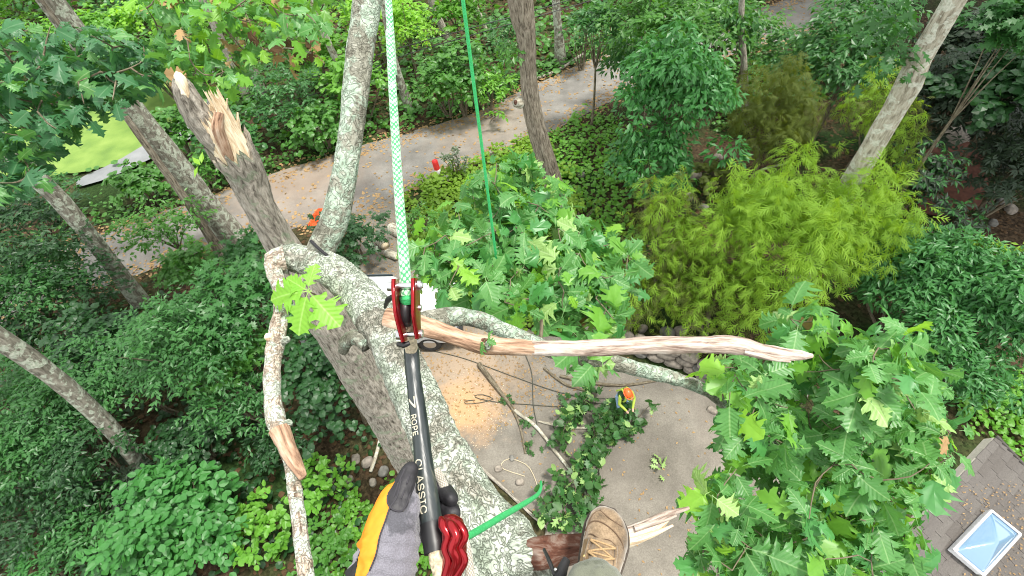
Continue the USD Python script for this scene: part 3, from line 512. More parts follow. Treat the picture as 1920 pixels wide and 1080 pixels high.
for k, (x, y, rx, ry, h, m, tp, sz, lab) in enumerate([
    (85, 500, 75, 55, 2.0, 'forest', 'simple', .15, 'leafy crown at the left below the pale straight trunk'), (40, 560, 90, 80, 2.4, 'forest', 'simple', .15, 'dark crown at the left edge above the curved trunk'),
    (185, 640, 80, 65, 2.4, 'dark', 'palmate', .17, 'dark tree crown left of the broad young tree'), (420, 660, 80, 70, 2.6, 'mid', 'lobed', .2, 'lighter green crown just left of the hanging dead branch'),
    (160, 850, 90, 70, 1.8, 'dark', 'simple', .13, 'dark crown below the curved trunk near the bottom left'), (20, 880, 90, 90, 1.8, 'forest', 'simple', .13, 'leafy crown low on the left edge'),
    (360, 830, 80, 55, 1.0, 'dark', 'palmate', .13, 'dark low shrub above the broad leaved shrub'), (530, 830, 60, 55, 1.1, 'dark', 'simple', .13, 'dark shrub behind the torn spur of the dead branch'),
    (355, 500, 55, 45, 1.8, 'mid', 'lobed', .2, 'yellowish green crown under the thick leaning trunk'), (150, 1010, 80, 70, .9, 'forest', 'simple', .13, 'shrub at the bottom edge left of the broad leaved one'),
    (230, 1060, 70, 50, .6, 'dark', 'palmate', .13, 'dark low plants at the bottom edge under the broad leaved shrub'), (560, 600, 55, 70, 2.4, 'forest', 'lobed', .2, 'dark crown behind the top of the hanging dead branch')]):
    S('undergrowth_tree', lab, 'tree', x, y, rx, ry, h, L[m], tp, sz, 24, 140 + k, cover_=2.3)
# bank
S('shrub', 'small purplish green shrub beside the red and white post', 'shrub', 853, 300, 26, 24, .7, L['purple'], 'simple', .13, 12, 20)
S('shrub', 'small dark shrub right of the white and green rope above the device', 'shrub', 790, 415, 38, 36, .6, L['mid'], 'simple', .13, 14, 21)
S('shrub', 'low bright shrub at the foot of the brown roadside trunk', 'shrub', 1090, 400, 45, 30, .5, L['cover'], 'simple', .13, 12, 22)
# tall laurel
S('laurel_tree', 'tall rounded laurel with glossy green leaves right of the lane', 'tree', 1262, 180, 118, 120, 4.0, L['laurel'], 'simple', .23, 66, 30, count=300, sub=.25, cover_=2.3, dense=True, droop=.75, squash=.6)
S('laurel_tree', 'lower laurel growth hanging below the tall laurel crown', 'tree', 1225, 310, 84, 90, 2.2, L['laurel'], 'simple', .22, 40, 31, sub=.27, cover_=2.3, dense=True, droop=.75, squash=.6)
# golden false cypress
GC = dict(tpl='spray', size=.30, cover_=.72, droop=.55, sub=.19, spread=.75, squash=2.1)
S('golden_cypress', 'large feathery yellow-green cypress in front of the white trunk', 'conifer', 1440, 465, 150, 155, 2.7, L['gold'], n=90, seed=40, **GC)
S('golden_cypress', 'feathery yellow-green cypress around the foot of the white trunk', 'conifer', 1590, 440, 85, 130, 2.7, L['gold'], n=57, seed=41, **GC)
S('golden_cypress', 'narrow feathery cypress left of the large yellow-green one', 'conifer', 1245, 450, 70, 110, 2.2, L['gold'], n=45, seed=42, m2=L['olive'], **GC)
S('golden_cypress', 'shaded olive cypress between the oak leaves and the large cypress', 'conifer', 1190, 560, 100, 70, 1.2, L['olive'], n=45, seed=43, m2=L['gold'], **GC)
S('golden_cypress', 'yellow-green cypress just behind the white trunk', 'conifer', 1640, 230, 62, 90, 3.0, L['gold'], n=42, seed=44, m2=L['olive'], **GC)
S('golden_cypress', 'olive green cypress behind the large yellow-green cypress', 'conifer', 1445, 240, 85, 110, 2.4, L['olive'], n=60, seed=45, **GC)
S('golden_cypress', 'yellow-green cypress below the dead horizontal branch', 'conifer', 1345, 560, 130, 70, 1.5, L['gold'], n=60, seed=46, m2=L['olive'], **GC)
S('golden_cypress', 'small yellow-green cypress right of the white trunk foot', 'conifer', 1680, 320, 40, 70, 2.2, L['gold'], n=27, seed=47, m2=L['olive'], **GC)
# right side
S('laurel_hedge', 'broad laurel with blue-green narrow leaves at the right', 'shrub', 1720, 540, 120, 120, 1.9, L['laurel_blue'], 'narrow', .2, 50, 50, sub=.3, cover_=2.4)
S('laurel_hedge', 'laurel with blue-green narrow leaves at the right edge above the roof', 'shrub', 1860, 580, 100, 120, 1.9, L['laurel_blue'], 'narrow', .2, 44, 51, sub=.3, cover_=2.4)
S('laurel_hedge', 'laurel growth filling the gap above the roof corner', 'shrub', 1800, 690, 110, 70, 1.2, L['laurel_blue'], 'narrow', .18, 30, 52, sub=.3, cover_=2.2)
for k, (x, y) in enumerate([(1828, 455), (1866, 470), (1915, 480)]):
    S('laurel_shoot', ['first pale yellow-green shoot on the blue-green laurel', 'second pale shoot, between two others on the blue-green laurel', 'pale shoot on the blue-green laurel at the right edge'][k], 'shoot', x, y, 10, 26, 3.0, L['gold'], 'narrow', .16, 8, 53 + k, cover_=2)
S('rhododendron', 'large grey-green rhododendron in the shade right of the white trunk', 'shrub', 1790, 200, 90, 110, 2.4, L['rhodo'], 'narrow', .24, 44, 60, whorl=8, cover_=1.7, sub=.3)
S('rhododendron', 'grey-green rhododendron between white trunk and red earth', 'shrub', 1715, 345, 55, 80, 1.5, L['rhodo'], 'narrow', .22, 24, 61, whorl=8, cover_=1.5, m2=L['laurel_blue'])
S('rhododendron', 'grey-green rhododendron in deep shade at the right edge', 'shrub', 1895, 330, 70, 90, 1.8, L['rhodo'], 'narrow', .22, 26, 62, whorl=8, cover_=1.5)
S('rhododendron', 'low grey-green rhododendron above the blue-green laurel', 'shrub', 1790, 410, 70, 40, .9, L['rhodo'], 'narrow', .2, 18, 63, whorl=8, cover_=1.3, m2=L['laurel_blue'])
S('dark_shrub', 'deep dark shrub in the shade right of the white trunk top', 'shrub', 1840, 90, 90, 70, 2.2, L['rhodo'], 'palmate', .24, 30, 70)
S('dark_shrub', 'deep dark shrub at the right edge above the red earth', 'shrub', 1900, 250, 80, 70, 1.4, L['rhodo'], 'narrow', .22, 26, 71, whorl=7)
S('dark_shrub', 'dark low shrub between laurel and large cypress', 'shrub', 1340, 330, 45, 60, .7, L['olive'], 'palmate', .16, 16, 72, cover_=1.2)
S('ivy_thicket', 'dark green hanging thicket left of the white trunk top', 'thicket', 1590, 110, 95, 110, 3.4, L['forest'], 'simple', .24, 44, 64, droop=.8)
S('ivy_thicket', 'dark green thicket behind the olive cypress', 'thicket', 1480, 130, 75, 70, 2.2, L['forest'], 'simple', .22, 28, 65, droop=.6, m2=L['mid'])
S('shrub', 'mid green shrub between tall laurel and lane gap', 'shrub', 1400, 80, 70, 80, 2.4, L['mid'], 'simple', .22, 26, 66)
S('ivy_thicket', 'dark leafy growth at the top between lane gap and white trunk', 'thicket', 1640, 20, 90, 60, 3.0, L['forest'], 'simple', .24, 30, 68, droop=.6)
S('dark_maple', 'dark maple crown hanging into the top right corner', 'tree', 1905, 40, 85, 60, 6.5, L['forest'], 'lobed', .3, 34, 67, low=-.5)
S('dark_maple', 'deep shaded leafy tree behind the rhododendron at the right edge', 'tree', 1900, 160, 110, 90, 3.6, L['dark'], 'palmate', .3, 34, 68, low=-.4)
# beyond the lane
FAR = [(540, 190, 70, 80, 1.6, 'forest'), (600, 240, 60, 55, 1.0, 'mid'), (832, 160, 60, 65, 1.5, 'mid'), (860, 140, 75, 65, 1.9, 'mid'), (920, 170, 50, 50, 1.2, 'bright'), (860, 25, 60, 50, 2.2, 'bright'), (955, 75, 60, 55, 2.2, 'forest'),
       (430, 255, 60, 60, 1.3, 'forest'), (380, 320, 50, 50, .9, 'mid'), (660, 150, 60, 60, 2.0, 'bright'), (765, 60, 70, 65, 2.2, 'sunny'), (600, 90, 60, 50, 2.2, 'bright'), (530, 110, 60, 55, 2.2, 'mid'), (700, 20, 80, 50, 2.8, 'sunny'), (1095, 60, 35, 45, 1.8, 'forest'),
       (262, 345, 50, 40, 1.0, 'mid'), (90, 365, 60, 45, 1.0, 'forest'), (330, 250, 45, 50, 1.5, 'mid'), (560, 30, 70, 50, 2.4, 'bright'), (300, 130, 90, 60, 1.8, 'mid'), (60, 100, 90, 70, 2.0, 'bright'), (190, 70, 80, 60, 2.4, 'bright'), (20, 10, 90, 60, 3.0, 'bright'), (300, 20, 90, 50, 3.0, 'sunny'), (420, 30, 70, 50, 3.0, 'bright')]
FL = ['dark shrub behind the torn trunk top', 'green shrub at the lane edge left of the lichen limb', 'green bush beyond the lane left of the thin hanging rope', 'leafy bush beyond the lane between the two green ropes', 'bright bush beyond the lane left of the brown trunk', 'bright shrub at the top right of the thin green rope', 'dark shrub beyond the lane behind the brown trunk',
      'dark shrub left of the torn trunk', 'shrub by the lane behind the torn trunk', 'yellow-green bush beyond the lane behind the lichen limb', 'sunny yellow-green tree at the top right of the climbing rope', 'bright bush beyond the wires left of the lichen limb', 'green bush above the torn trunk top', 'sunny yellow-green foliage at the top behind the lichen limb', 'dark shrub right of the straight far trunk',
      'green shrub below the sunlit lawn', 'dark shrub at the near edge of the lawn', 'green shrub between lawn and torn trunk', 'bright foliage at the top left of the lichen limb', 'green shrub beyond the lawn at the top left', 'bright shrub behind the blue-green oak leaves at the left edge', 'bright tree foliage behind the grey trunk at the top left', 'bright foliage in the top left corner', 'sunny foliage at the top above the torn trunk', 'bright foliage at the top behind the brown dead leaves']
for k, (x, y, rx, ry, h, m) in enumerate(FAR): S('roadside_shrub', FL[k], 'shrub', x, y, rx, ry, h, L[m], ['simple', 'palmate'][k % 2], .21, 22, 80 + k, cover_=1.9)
S('young_tree', 'spreading leafy young tree at the top beside the thin pale trunk', 'tree', 1235, 45, 125, 70, 4.6, L['mid'], 'simple', .26, 28, 110, low=-.1)
S('dense_tree', 'dense leafy tree hiding the lane above the tall laurel', 'tree', 1215, 105, 110, 45, 2.6, L['forest'], 'simple', .25, 30, 112, dense=True, droop=.6, cover_=2.0, m2=L['mid'])
S('dense_tree', 'dense leafy tree between lane gap and tall laurel', 'tree', 1350, 50, 80, 60, 3.4, L['forest'], 'simple', .25, 26, 113, dense=True, droop=.6, cover_=1.8, m2=L['mid'])
S('young_tree', 'leafy branches at the top left of the thin pale trunk', 'tree', 1120, 45, 60, 40, 4.2, L['forest'], 'simple', .26, 20, 111, low=-.1)
sheet('lawn', Polygon(dense(pxpoly([(560, 60), (700, 20), (860, -20), (860, -120), (600, -80), (480, 0)]), True, .8, .4)).buffer(0), .35, M['lawn'], 'sunlit grass glimpsed at the top beyond the lane')
g = np.random.default_rng(5)
V = []
for k in range(26):                                        # the wood behind, past the foot of the first trees
    x = -34 + k * 3.0; y = 38 + .25 * x + g.uniform(-2, 4); c = np.array([x, y, float(gz(x, y)) + 2.2]); cc, rad = clumps(c, (2.6, 2.2, 2.4), 14, g, .4, -.4); V.append(cloud(cc, rad, 42, .34, TPL['palmate'], g))
obj('distant_wood', join(V), L['forest'], label='dark mass of woodland foliage at the top behind everything', cat='woodland', kind='stuff')
# ------------------------------------------------------------ the other trees: trunks stand where their feet are
def rays_up(base, pts):
    """px, py, width -> world points above the base and radii."""
    out, rad = [], []
    for x, y, w in pts:
        p = over(x, y, base); out.append(p); rad.append(w / 2 * depth(p) / F)
    return np.array(out), np.array(rad)
def extend(pts, rad, top, k=.75):
    d = unit(pts[-1] - pts[-2]); d = unit(d * .6 + UP * .5); n = (top - pts[-1][2]) / max(d[2], .3)
    return np.vstack([pts, pts[-1] + d * n * .5, pts[-1] + d * n + [0, 0, .2]]), np.concatenate([rad, [rad[-1] * k, rad[-1] * .3]])
def tree(name, label, base_px, pts, m, top=None, rough=.02, seg=20, seed=0, crown=None, z0=None, nc=22, step=.3, lumps=.06, group=None, rs=9.0, st=6.0):
    base = G(*base_px, z0 or 0.0); base[2] = float(gz(base[0], base[1])) - .15
    p, r = rays_up(base, pts); foot = base.copy()
    if p[0][2] > .6: p = np.vstack([foot, p]); r = np.concatenate([[r[0] * 1.35], r])
    else: p[0] = foot; r[0] *= 1.25
    if top: p, r = extend(p, r, top)
    t = thing(name, label, 'tree', base, group)
    obj('trunk', tube(p, r, seg, step, rough, rs, st, seed, lumps=lumps), m, t)
    if crown:
        g = np.random.default_rng(400 + seed); c = p[-1] + [0, 0, -1.0]; cc, rad = clumps(c, crown, nc, g, .4 if nc < 30 else .3, -.4)
        obj('branch', stems(p[-2], cc[::3], float(r[-2]) * .5, g), m, t)
        obj('leaves', cloud(cc, rad, 26, .3, TPL['lobed'], g), L['forest'], t, kind='stuff')
    return t, p, r
tree('oak_tree', 'curved grey trunk bending down from the left edge to the forest floor', (290, 893), [(290, 893, 26), (262, 868, 26), (205, 800, 28), (120, 722, 30), (40, 662, 34), (0, 636, 36)], M['bark_grey'], 14, .008, 24, 1, (3, 3, 2.2), lumps=.1)
oak2, p2, r2 = tree('oak_tree', 'straight pale grey trunk leaning under the leaf mass at the left', (262, 566), [(262, 566, 26), (210, 496, 27), (150, 420, 29), (100, 362, 31), (52, 318, 34)], M['bark_grey'], 13, .012, 24, 2, (3, 3, 2.4))
oak3, p3, r3 = tree('oak_tree', 'thick leaning grey trunk meeting the end of the lane left of the torn trunk', (448, 455), [(448, 455, 40), (390, 385, 38), (330, 305, 38), (280, 245, 40), (238, 192, 42)], M['bark_grey'], 14, .02, 26, 3, (3, 3, 2.4))
tree('oak_tree', 'thin brown trunk just below the thick leaning grey one', (422, 487), [(422, 487, 18), (385, 430, 15), (345, 370, 13), (305, 315, 12)], M['bark_brown'], 9, .01, 12, 4)
ctr, pc, rc = tree('oak_tree', 'tall brown furrowed trunk with a sawn branch scar beside the lane', (1052, 398), [(1052, 398, 30), (1034, 330, 31), (1012, 262, 33), (997, 200, 31), (990, 130, 28), (986, 62, 33), (975, 0, 45)], M['bark_brown'], 15, .03, 30, 5, (3, 3, 2.5), step=.16, rs=11)
q = over(980, 192, pc[0]); d0 = unit(CAM - q) * .1 + R[:, 0] * -.16
dq = unit(-R[:, 0] * .8 + unit(CAM - q) * .75); obj('branch_scar', tube([q + dq * .1, q + dq * .24, q + dq * .285], [.17, .14, .125], 20, .04, .012, 12), M['bark_pale'], ctr)
obj('sawn_face', tube([q + dq * .285, q + dq * .292], [.075, .07], 16, .05, smoothed=False), M['bark_red'], ctr)
g = np.random.default_rng(8); qs = over(975, 105, pc[0]); cc, rad = clumps(qs - R[:, 0] * .25, (.45, .4, .6), 10, g, .45, -.6); obj('leaves', cloud(cc, rad, 300, .2, TPL['simple'], g), L['mid'], ctr, kind='stuff')
wht, pw, rw = tree('pale_tree', 'pale bare trunk rising from the yellow-green cypresses to the top right', (1607, 325), [(1607, 325, 36), (1640, 268, 36), (1680, 200, 38), (1702, 160, 44), (1725, 110, 36), (1790, 0, 36)], M['bark_pale'], 14, .02, 26, 6, (7.5, 6.5, 2.6), z0=4.0, nc=60)
g = np.random.default_rng(9)
for k, (x, y) in enumerate([(1690, 40), (1700, 90), (1690, 130)]):
    qs = over(x, y, pw[0]) - R[:, 0] * .35; cc, rad = clumps(qs, (.6, .6, .6), 9, g, .45, -.6); obj('leaves', cloud(cc, rad, 130, .26, TPL['lobed'], g), L['forest'], wht, kind='stuff')
tree('far_tree', 'straight grey trunk standing beyond the lane right of the brown trunk', (1052, 117), [(1052, 117, 19), (1047, 60, 15), (1042, 0, 14)], M['bark_grey'], 14, .015, 16, 7, (3, 3, 3))
tree('far_tree', 'grey trunk beyond the lane just right of the climbing rope', (768, 204), [(768, 204, 15), (750, 150, 14), (735, 100, 14), (722, 20, 13)], M['bark_grey'], 13, .012, 14, 8, (3, 3, 3))
tree('far_tree', 'short pale trunk rising left of the lichen limb beyond the lane', (660, 185), [(660, 185, 13), (645, 140, 13), (622, 95, 12)], M['bark_pale'], 10, .012, 14, 9, (2.5, 2.5, 2.2))
tree('far_tree', 'left one of two dark trunks before the pale street', (462, 178), [(462, 178, 16), (440, 130, 15), (418, 82, 14)], M['bark_furrow'], 12, .01, 14, 10)
tree('far_tree', 'right one of two dark trunks before the pale street', (492, 176), [(492, 176, 16), (470, 120, 15), (448, 76, 14)], M['bark_furrow'], 12, .01, 14, 11)
tree('far_tree', 'dark trunk at the top left of the thin hanging rope', (840, 68), [(840, 68, 12), (818, 25, 12), (808, 0, 12)], M['bark_furrow'], 13, .01, 12, 12)
tree('thin_tree', 'thin pale leaning pole of a trunk at the top right of the thin rope', (912, 52), [(912, 52, 5), (900, 25, 5), (878, -20, 4)], M['bark_pale'], 8, .0, 8, 13)
tree('thin_tree', 'thin pale upright stem above the tall laurel', (1247, 92), [(1247, 92, 5), (1247, 40, 4.5), (1246, -10, 4)], M['bark_pale'], 9, .0, 8, 14)
tree('oak_tree', 'grey trunk at the top left behind the oak leaves', (190, 130), [(190, 130, 36), (130, 45, 36), (95, 0, 36)], M['bark_grey'], 14, .02, 20, 15)
tree('thin_tree', 'slim dark stem among the vines at the left of the white trunk', (1402, 230), [(1402, 230, 12), (1395, 120, 11), (1390, 20, 10)], M['bark_furrow'], 10, .01, 12, 16)
tree('thin_tree', 'dead snag of a small trunk beside the tall laurel', (1385, 200), [(1385, 262, 17), (1386, 205, 15), (1389, 160, 13)], M['bark_grey'], None, .02, 12, 17)

g = np.random.default_rng(17)
for k, (x, y, zc_, r_, lab) in enumerate([(27, 13, 12.5, 6.5, 'tall shade tree past the right edge of the view, nearest the house'), (33, 22, 13, 7.5, 'tall shade tree past the right edge behind the rhododendrons'), (30, 31, 13.5, 8, 'tall shade tree at the back right of the wood'), (20, 33, 13, 6, 'tall shade tree at the back of the wood above the lane')]):
    b_ = np.array([x, y, float(gz(x, y)) - .1]); t = thing('shade_tree', lab, 'tree', b_, 'tall trees of the wood at the right'); c = np.array([x - 4.5, y - 1, zc_])
    obj('trunk', tube([b_, b_ + [-.5, 0, 5], c + [1, 0, -1.5], c + [0, 0, 1]], [.4, .32, .25, .08], 14, .5, .02, 9, 5, k, lumps=.06), M['bark_grey'], t)
    cc, rad = clumps(c, (r_, r_, 2.2), 46, g, .3, -.5); obj('branch', stems(c + [1, 0, -1.8], cc[::5], .14, g), M['bark_grey'], t); obj('leaves', cloud(cc, rad, 95, .42, TPL['palmate'], g), L['forest'], t, kind='stuff')
# ------------------------------------------------------------ oak sprays: rosettes of lobed leaves on twigs
def sprays(poly, n, dnear, dfar, length, g, per=(5, 8), gap=None, tpls=OAK, lean=.5, dfun=None):
    """Rosettes in the space that a region of the view covers between two depths. Returns centres and single leaves (verts, faces)."""
    pl = poly if isinstance(poly, Polygon) else Polygon(poly); C_ = []; tries = 0; gap = gap or length * .75
    while len(C_) < n and tries < n * 60:
        tries += 1; q = within(pl, 1, g)[0]; d = dfun(q, g) if dfun else g.uniform(dnear, dfar); p = P(q[0], q[1], d)
        if all(np.linalg.norm(p - c) > gap for c in C_): C_.append(p)
    C_ = np.array(C_); mid = C_.mean(0); out = []
    for c in C_:
        ax = unit(UP * 1.0 + lean * unit(c - mid) + .5 * g.normal(size=3)); e1 = unit(np.cross(ax, g.normal(size=3))); e2 = np.cross(ax, e1); k = g.integers(*per); ph0 = g.uniform(0, 6.28)
        for j in range(k):
            ph = ph0 + j * 2 * math.pi / k + g.normal(0, .22); a = e1 * math.cos(ph) + e2 * math.sin(ph) + ax * g.uniform(-.5, .35) - UP * .15; nn = ax + .5 * g.normal(size=3)
            ln = length * g.uniform(.5, 1.2)
            out.append(leaves((c + a * ln * .22 + ax * g.uniform(-.6, .3) * length + .12 * length * g.normal(size=3))[None], a[None], nn[None], ln, tpls[int(g.integers(len(tpls)))]))
    return C_, out
def twigs(centers, roots, g, r0=.006, rmin=.0022, seg=5):
    """Each rosette hangs on the nearest wood that is already there."""
    nodes = [np.asarray(r, float) for r in roots]; left = list(range(len(centers))); out = []; parent = {}
    while left:
        A = np.array(nodes); D = np.linalg.norm(centers[left][:, None] - A[None], axis=2); i, j = np.unravel_index(np.argmin(D), D.shape); k = left.pop(i); a, b = A[j], centers[k]
        m = (a + b) / 2 + np.array([0, 0, -.06]) * np.linalg.norm(a - b) + .05 * np.linalg.norm(a - b) * g.normal(size=3)
        r = r0 if j < len(roots) else max(rmin, r0 * .6); out.append(tube([a, m, b], [r, r * .8, rmin], seg, max(.05, np.linalg.norm(a - b) / 4), seed=k)); nodes += [m, b]
    return join(out)
def hang_leaves(t, out, mats, g, own=300, weights=None):
    """The leaves that show largest become parts; the rest are one part."""
    vis = []
    for v, f in (o[:2] for o in out):
        q, d = project(v); a = q[f[:, 1]] - q[f[:, 0]]; b = q[f[:, 2]] - q[f[:, 0]]; s = np.abs(a[:, 0] * b[:, 1] - a[:, 1] * b[:, 0]).sum(); m = q.mean(0)
        vis.append(s if -20 < m[0] < 1940 and -20 < m[1] < 1100 else 0)
    order = np.argsort(vis)[::-1]; pick = g.choice(len(mats), len(out), p=weights)
    for i in order[:own]: obj('leaf', out[i], mats[pick[i]], t, smooth=True)
    for k in range(len(mats)):
        rest = [out[i] for i in order[own:] if pick[i] == k]
        if rest: obj('leaves', join(rest), mats[k], t, kind='stuff')

g = np.random.default_rng(21)
LO = [t_oak(k + 20, 1.0) for k in range(3)]
poly = [(0, 60), (150, 40), (270, 60), (310, 110), (285, 185), (185, 195), (120, 215), (105, 285), (60, 330), (0, 345), (-60, 330), (-60, 60)]
d2 = depth(p2[4 if len(p2) > 5 else -1]); 
C2, out = sprays(poly, 150, 8.2, 10.4, .33, g, (5, 8), .28)
near2 = p2[np.argmin([abs(depth(a) - 9.3) for a in p2])]
obj('twigs', twigs(C2, [near2, P(150, 190, 9.6), P(60, 250, 9.3)], g, .03, .007), M['twig'], oak2, kind='stuff'); hang_leaves(oak2, out, [L['oak_blue'], L['oak']], g, 300, [.8, .2])
poly = [(270, -20), (640, -20), (610, 40), (560, 75), (520, 45), (470, 90), (420, 160), (360, 165), (320, 120), (280, 70)]
C3, out = sprays(poly, 95, 8.6, 11.0, .31, g, (4, 8), .3)
obj('twigs', twigs(C3, [p3[-3], P(380, 70, 10), P(470, 40, 10)], g, .025, .006), M['twig'], oak3, kind='stuff'); obj('branch', tube([P(245, 207, depth(p3[4])), P(205, 195, depth(p3[4]) - .3), P(165, 205, depth(p3[4]) - .6), P(112, 243, depth(p3[4]) - .9)], [.07, .055, .045, .03], 8, .1, .006), M['twig'], oak3); hang_leaves(oak3, out, [L['oak'], L['bright'], L['oak_lime'], L['dry']], g, 300, [.55, .28, .1, .07])
poly = [(455, 60), (560, 60), (600, 110), (585, 150), (520, 110), (440, 130)]
C3b, out = sprays(poly, 9, 9.0, 10.0, .26, g, (3, 5), .3); obj('dead_twigs', twigs(C3b, [P(430, 100, 9.8), P(520, 70, 9.6)], g, .02, .006), M['bark_pale'], oak3, kind='stuff')
hang_leaves(oak3, out, [L['brown'], L['dry'], L['sunny']], g, 0, [.4, .3, .3])

# ------------------------------------------------------------ the torn tree behind the leaning stem
b0 = P(450, 295, 4.5); base = np.array([b0[0], b0[1], float(gz(b0[0], b0[1])) - .1])
prof = [(822, 950, 62), (740, 800, 70), (640, 635, 72), (590, 560, 64), (533, 465, 52), (490, 390, 50), (455, 315, 62), (432, 275, 72), (420, 254, 76)]
p, r = rays_up(base, prof); p = np.vstack([base, p]); r = np.concatenate([[r[0] * 1.5], r])
ux_ = R[:, 0]
torn = thing('broken_tree', 'broken trunk with a torn pale top, standing behind the leaning lichen stem', 'tree', base)
TV, TF, TB, TN = tube(p, r, 72, .035, .026, 15, 6, 31, lumps=.1)
ring_ = np.arange(len(TV) - 2) // 72; last_ = ring_.max(); wgt = np.clip((ring_ - last_ + 14) / 14, 0, 1); th_ = (np.arange(len(TV) - 2) % 72) / 72 * 2 * math.pi
TV[:-2] += unit(p[-1] - p[-3]) * (wgt * (.42 * (meshkit.fbm(np.stack([np.cos(th_) * 2.2, np.sin(th_) * 2.2, th_ * 0], 1), 4, 3) - .5) + .10 * (meshkit.noise(np.stack([np.cos(th_) * 11, np.sin(th_) * 11, th_ * 0], 1), 8) - .5)))[:, None]
TV[:-2] -= unit(p[-1] - p[-3]) * (wgt * .06)[:, None]; TV[-1] -= unit(p[-1] - p[-3]) * .3
obj('trunk', (TV, TF, TB, vnormals(TV, TF)), M['bark_furrow'], torn)
def deep(px, py, k=0.0): return over(px, py, base) + R[:, 2] * k
rt = 1 / F * depth(p[-1])
obj('bark_prong', tube([deep(425, 285), deep(398, 252), deep(374, 222), deep(356, 192), deep(342, 163), deep(335, 148)], np.array([20, 24, 22, 18, 14, 8]) * rt, 40, .012, .016, 22, 4, 5, lumps=.15), M['bark_furrow'], torn)
obj('torn_edge', tube([deep(374, 214, .10), deep(362, 186, .09), deep(349, 154, .07), deep(336, 143, .03)], np.array([5, 7, 7, 5]) * rt, 10, .02, .01, 30), M['wood_torn'], torn)
g = np.random.default_rng(33)
ctr_ = deep(420, 257, .0); axis = unit(p[-1] - p[-3]); ex_ = unit(ux_ - (ux_ @ axis) * axis); ey_ = np.cross(axis, ex_); n_ = 84; rad0 = 33 * rt
uu, vv_ = np.meshgrid(np.linspace(-1, 1, n_), np.linspace(-1, 1, n_), indexing='ij'); sites = g.uniform(-1.05, 1.05, (260, 2)); hs = g.uniform(0, 1, 260)
d_ = np.stack([(uu - a) ** 2 + (vv_ - b) ** 2 for a, b in sites], -1); k_ = np.argmin(d_, -1); near_ = np.sqrt(np.min(d_, -1)); rho = np.sqrt(uu ** 2 + vv_ ** 2)
rim = np.clip((rho - .35) / .5, 0, 1); prof_ = .15 + .22 * np.clip(-sites[:, 0] - .1, 0, 1) + .16 * np.clip(sites[:, 0] - .35, 0, 1) / .65
hgt = (prof_[k_] + .15 * hs[k_] ** 2.5) * (.35 + .65 * rim) - .25 * near_ ** 1.0 + .03 * g.normal(size=uu.shape); hgt = np.where(rho > .98, -.22, hgt)
sq_ = np.minimum(1, 1 / np.maximum(rho, 1e-6)); V_ = ctr_ + (ex_ * (uu * sq_)[..., None] + ey_ * (vv_ * sq_)[..., None]) * rad0 + axis * hgt[..., None]
bp_ = np.stack([uu * rad0, vv_ * rad0, hgt], -1).reshape(-1, 3)
obj('torn_wood', (V_.reshape(-1, 3), gridfaces(n_, n_), bp_), M['wood_torn'], torn)
def splinter(pts, w, g, flat=.5, m='wood_torn', name='splinter'):
    return obj(name, tube(pts, np.array(w) * rt, 8, .012, .006, 40, 5, int(g.integers(99)), flat=flat), M[m], torn)
for a, b, w in [((380, 245), (375, 182), 6), ((388, 240), (382, 196), 8), ((398, 240), (394, 200), 7), ((424, 248), (420, 196), 8), ((432, 256), (428, 198), 9), ((441, 262), (437, 190), 7), ((447, 270), (442, 214), 6), ((412, 244), (408, 208), 6)]:
    dz = g.uniform(-.02, .12); m_ = ((a[0] + b[0]) / 2 + g.normal(0, 1), (a[1] + b[1]) / 2); splinter([deep(*a, .03), deep(*m_, dz), deep(b[0] + g.normal(0, 1.5), b[1] + g.normal(0, 3), dz)], [w, w * .8, w * .1], g, g.uniform(.35, .7))
rr = 1 / F * depth(p[-3])
obj('torn_strip', tube([deep(437, 226, .20), deep(441, 255, .265), deep(449, 285, .25), deep(457, 310, .225), deep(466, 338, .18)], np.array([6, 9, 9, 7, 2]) * rr, 10, .03, .008, 30, 8, 3), M['wood_brown'], torn, label='long orange strip of torn wood down the bark')
obj('sprig', leaves(np.array([deep(415, 325, .3), deep(413, 328, .32), deep(417, 322, .3)]), np.array([R[:, 1] - R[:, 0], -R[:, 1] - R[:, 0] * .4, R[:, 1]]), np.array([UP, UP, UP]), .1, TPL['simple']), L['sunny'], torn)

# ------------------------------------------------------------ the leaning oak stem that is being climbed
def PW(pts): return np.array([P(x, y, d) for x, y, d, w in pts]), np.array([w / 2 * d / F for x, y, d, w in pts])
near = [(948, 1105, 1.50, 200), (928, 1050, 1.46, 172), (890, 975, 1.47, 128), (846, 890, 1.53, 98), (802, 790, 1.64, 80), (763, 700, 1.76, 76), (722, 625, 1.88, 72), (682, 562, 1.97, 66), (640, 520, 2.04, 60), (595, 494, 2.09, 54), (550, 484, 2.12, 46), (520, 487, 2.14, 34)]
p, r = PW(near); foot = np.array([p[0][0] + .25, p[0][1] - .75, 0.0])
pp = np.vstack([foot, [foot[0], foot[1] + .05, 3.5], [foot[0] - .05, foot[1] + .12, 7.5], [foot[0] - .1, foot[1] + .3, 9.6], p]); rr = np.concatenate([[.36, .27, .23, .2], r])
climb = thing('climbed_oak', 'lichen covered leaning oak stem with lobed leaf sprays under the climbing gear', 'tree', foot)
obj('lower_trunk', tube(pp[:5], rr[:5], 28, .15, .02, 9, 5, 40), M['bark_furrow'], climb)
obj('trunk', tube(p, r, 140, .009, .008, 36, 1.6, 41, lumps=.16, lscale=9), M['bark_lichen'], climb)
obj('stub_end', tube([P(536, 486, 2.1), P(520, 489, 2.09), P(505, 493, 2.09)], np.array([25, 21, 14]) * 2.1 / F, 20, .01, .01, 30, 1, 4), M['wood_dead'], climb)
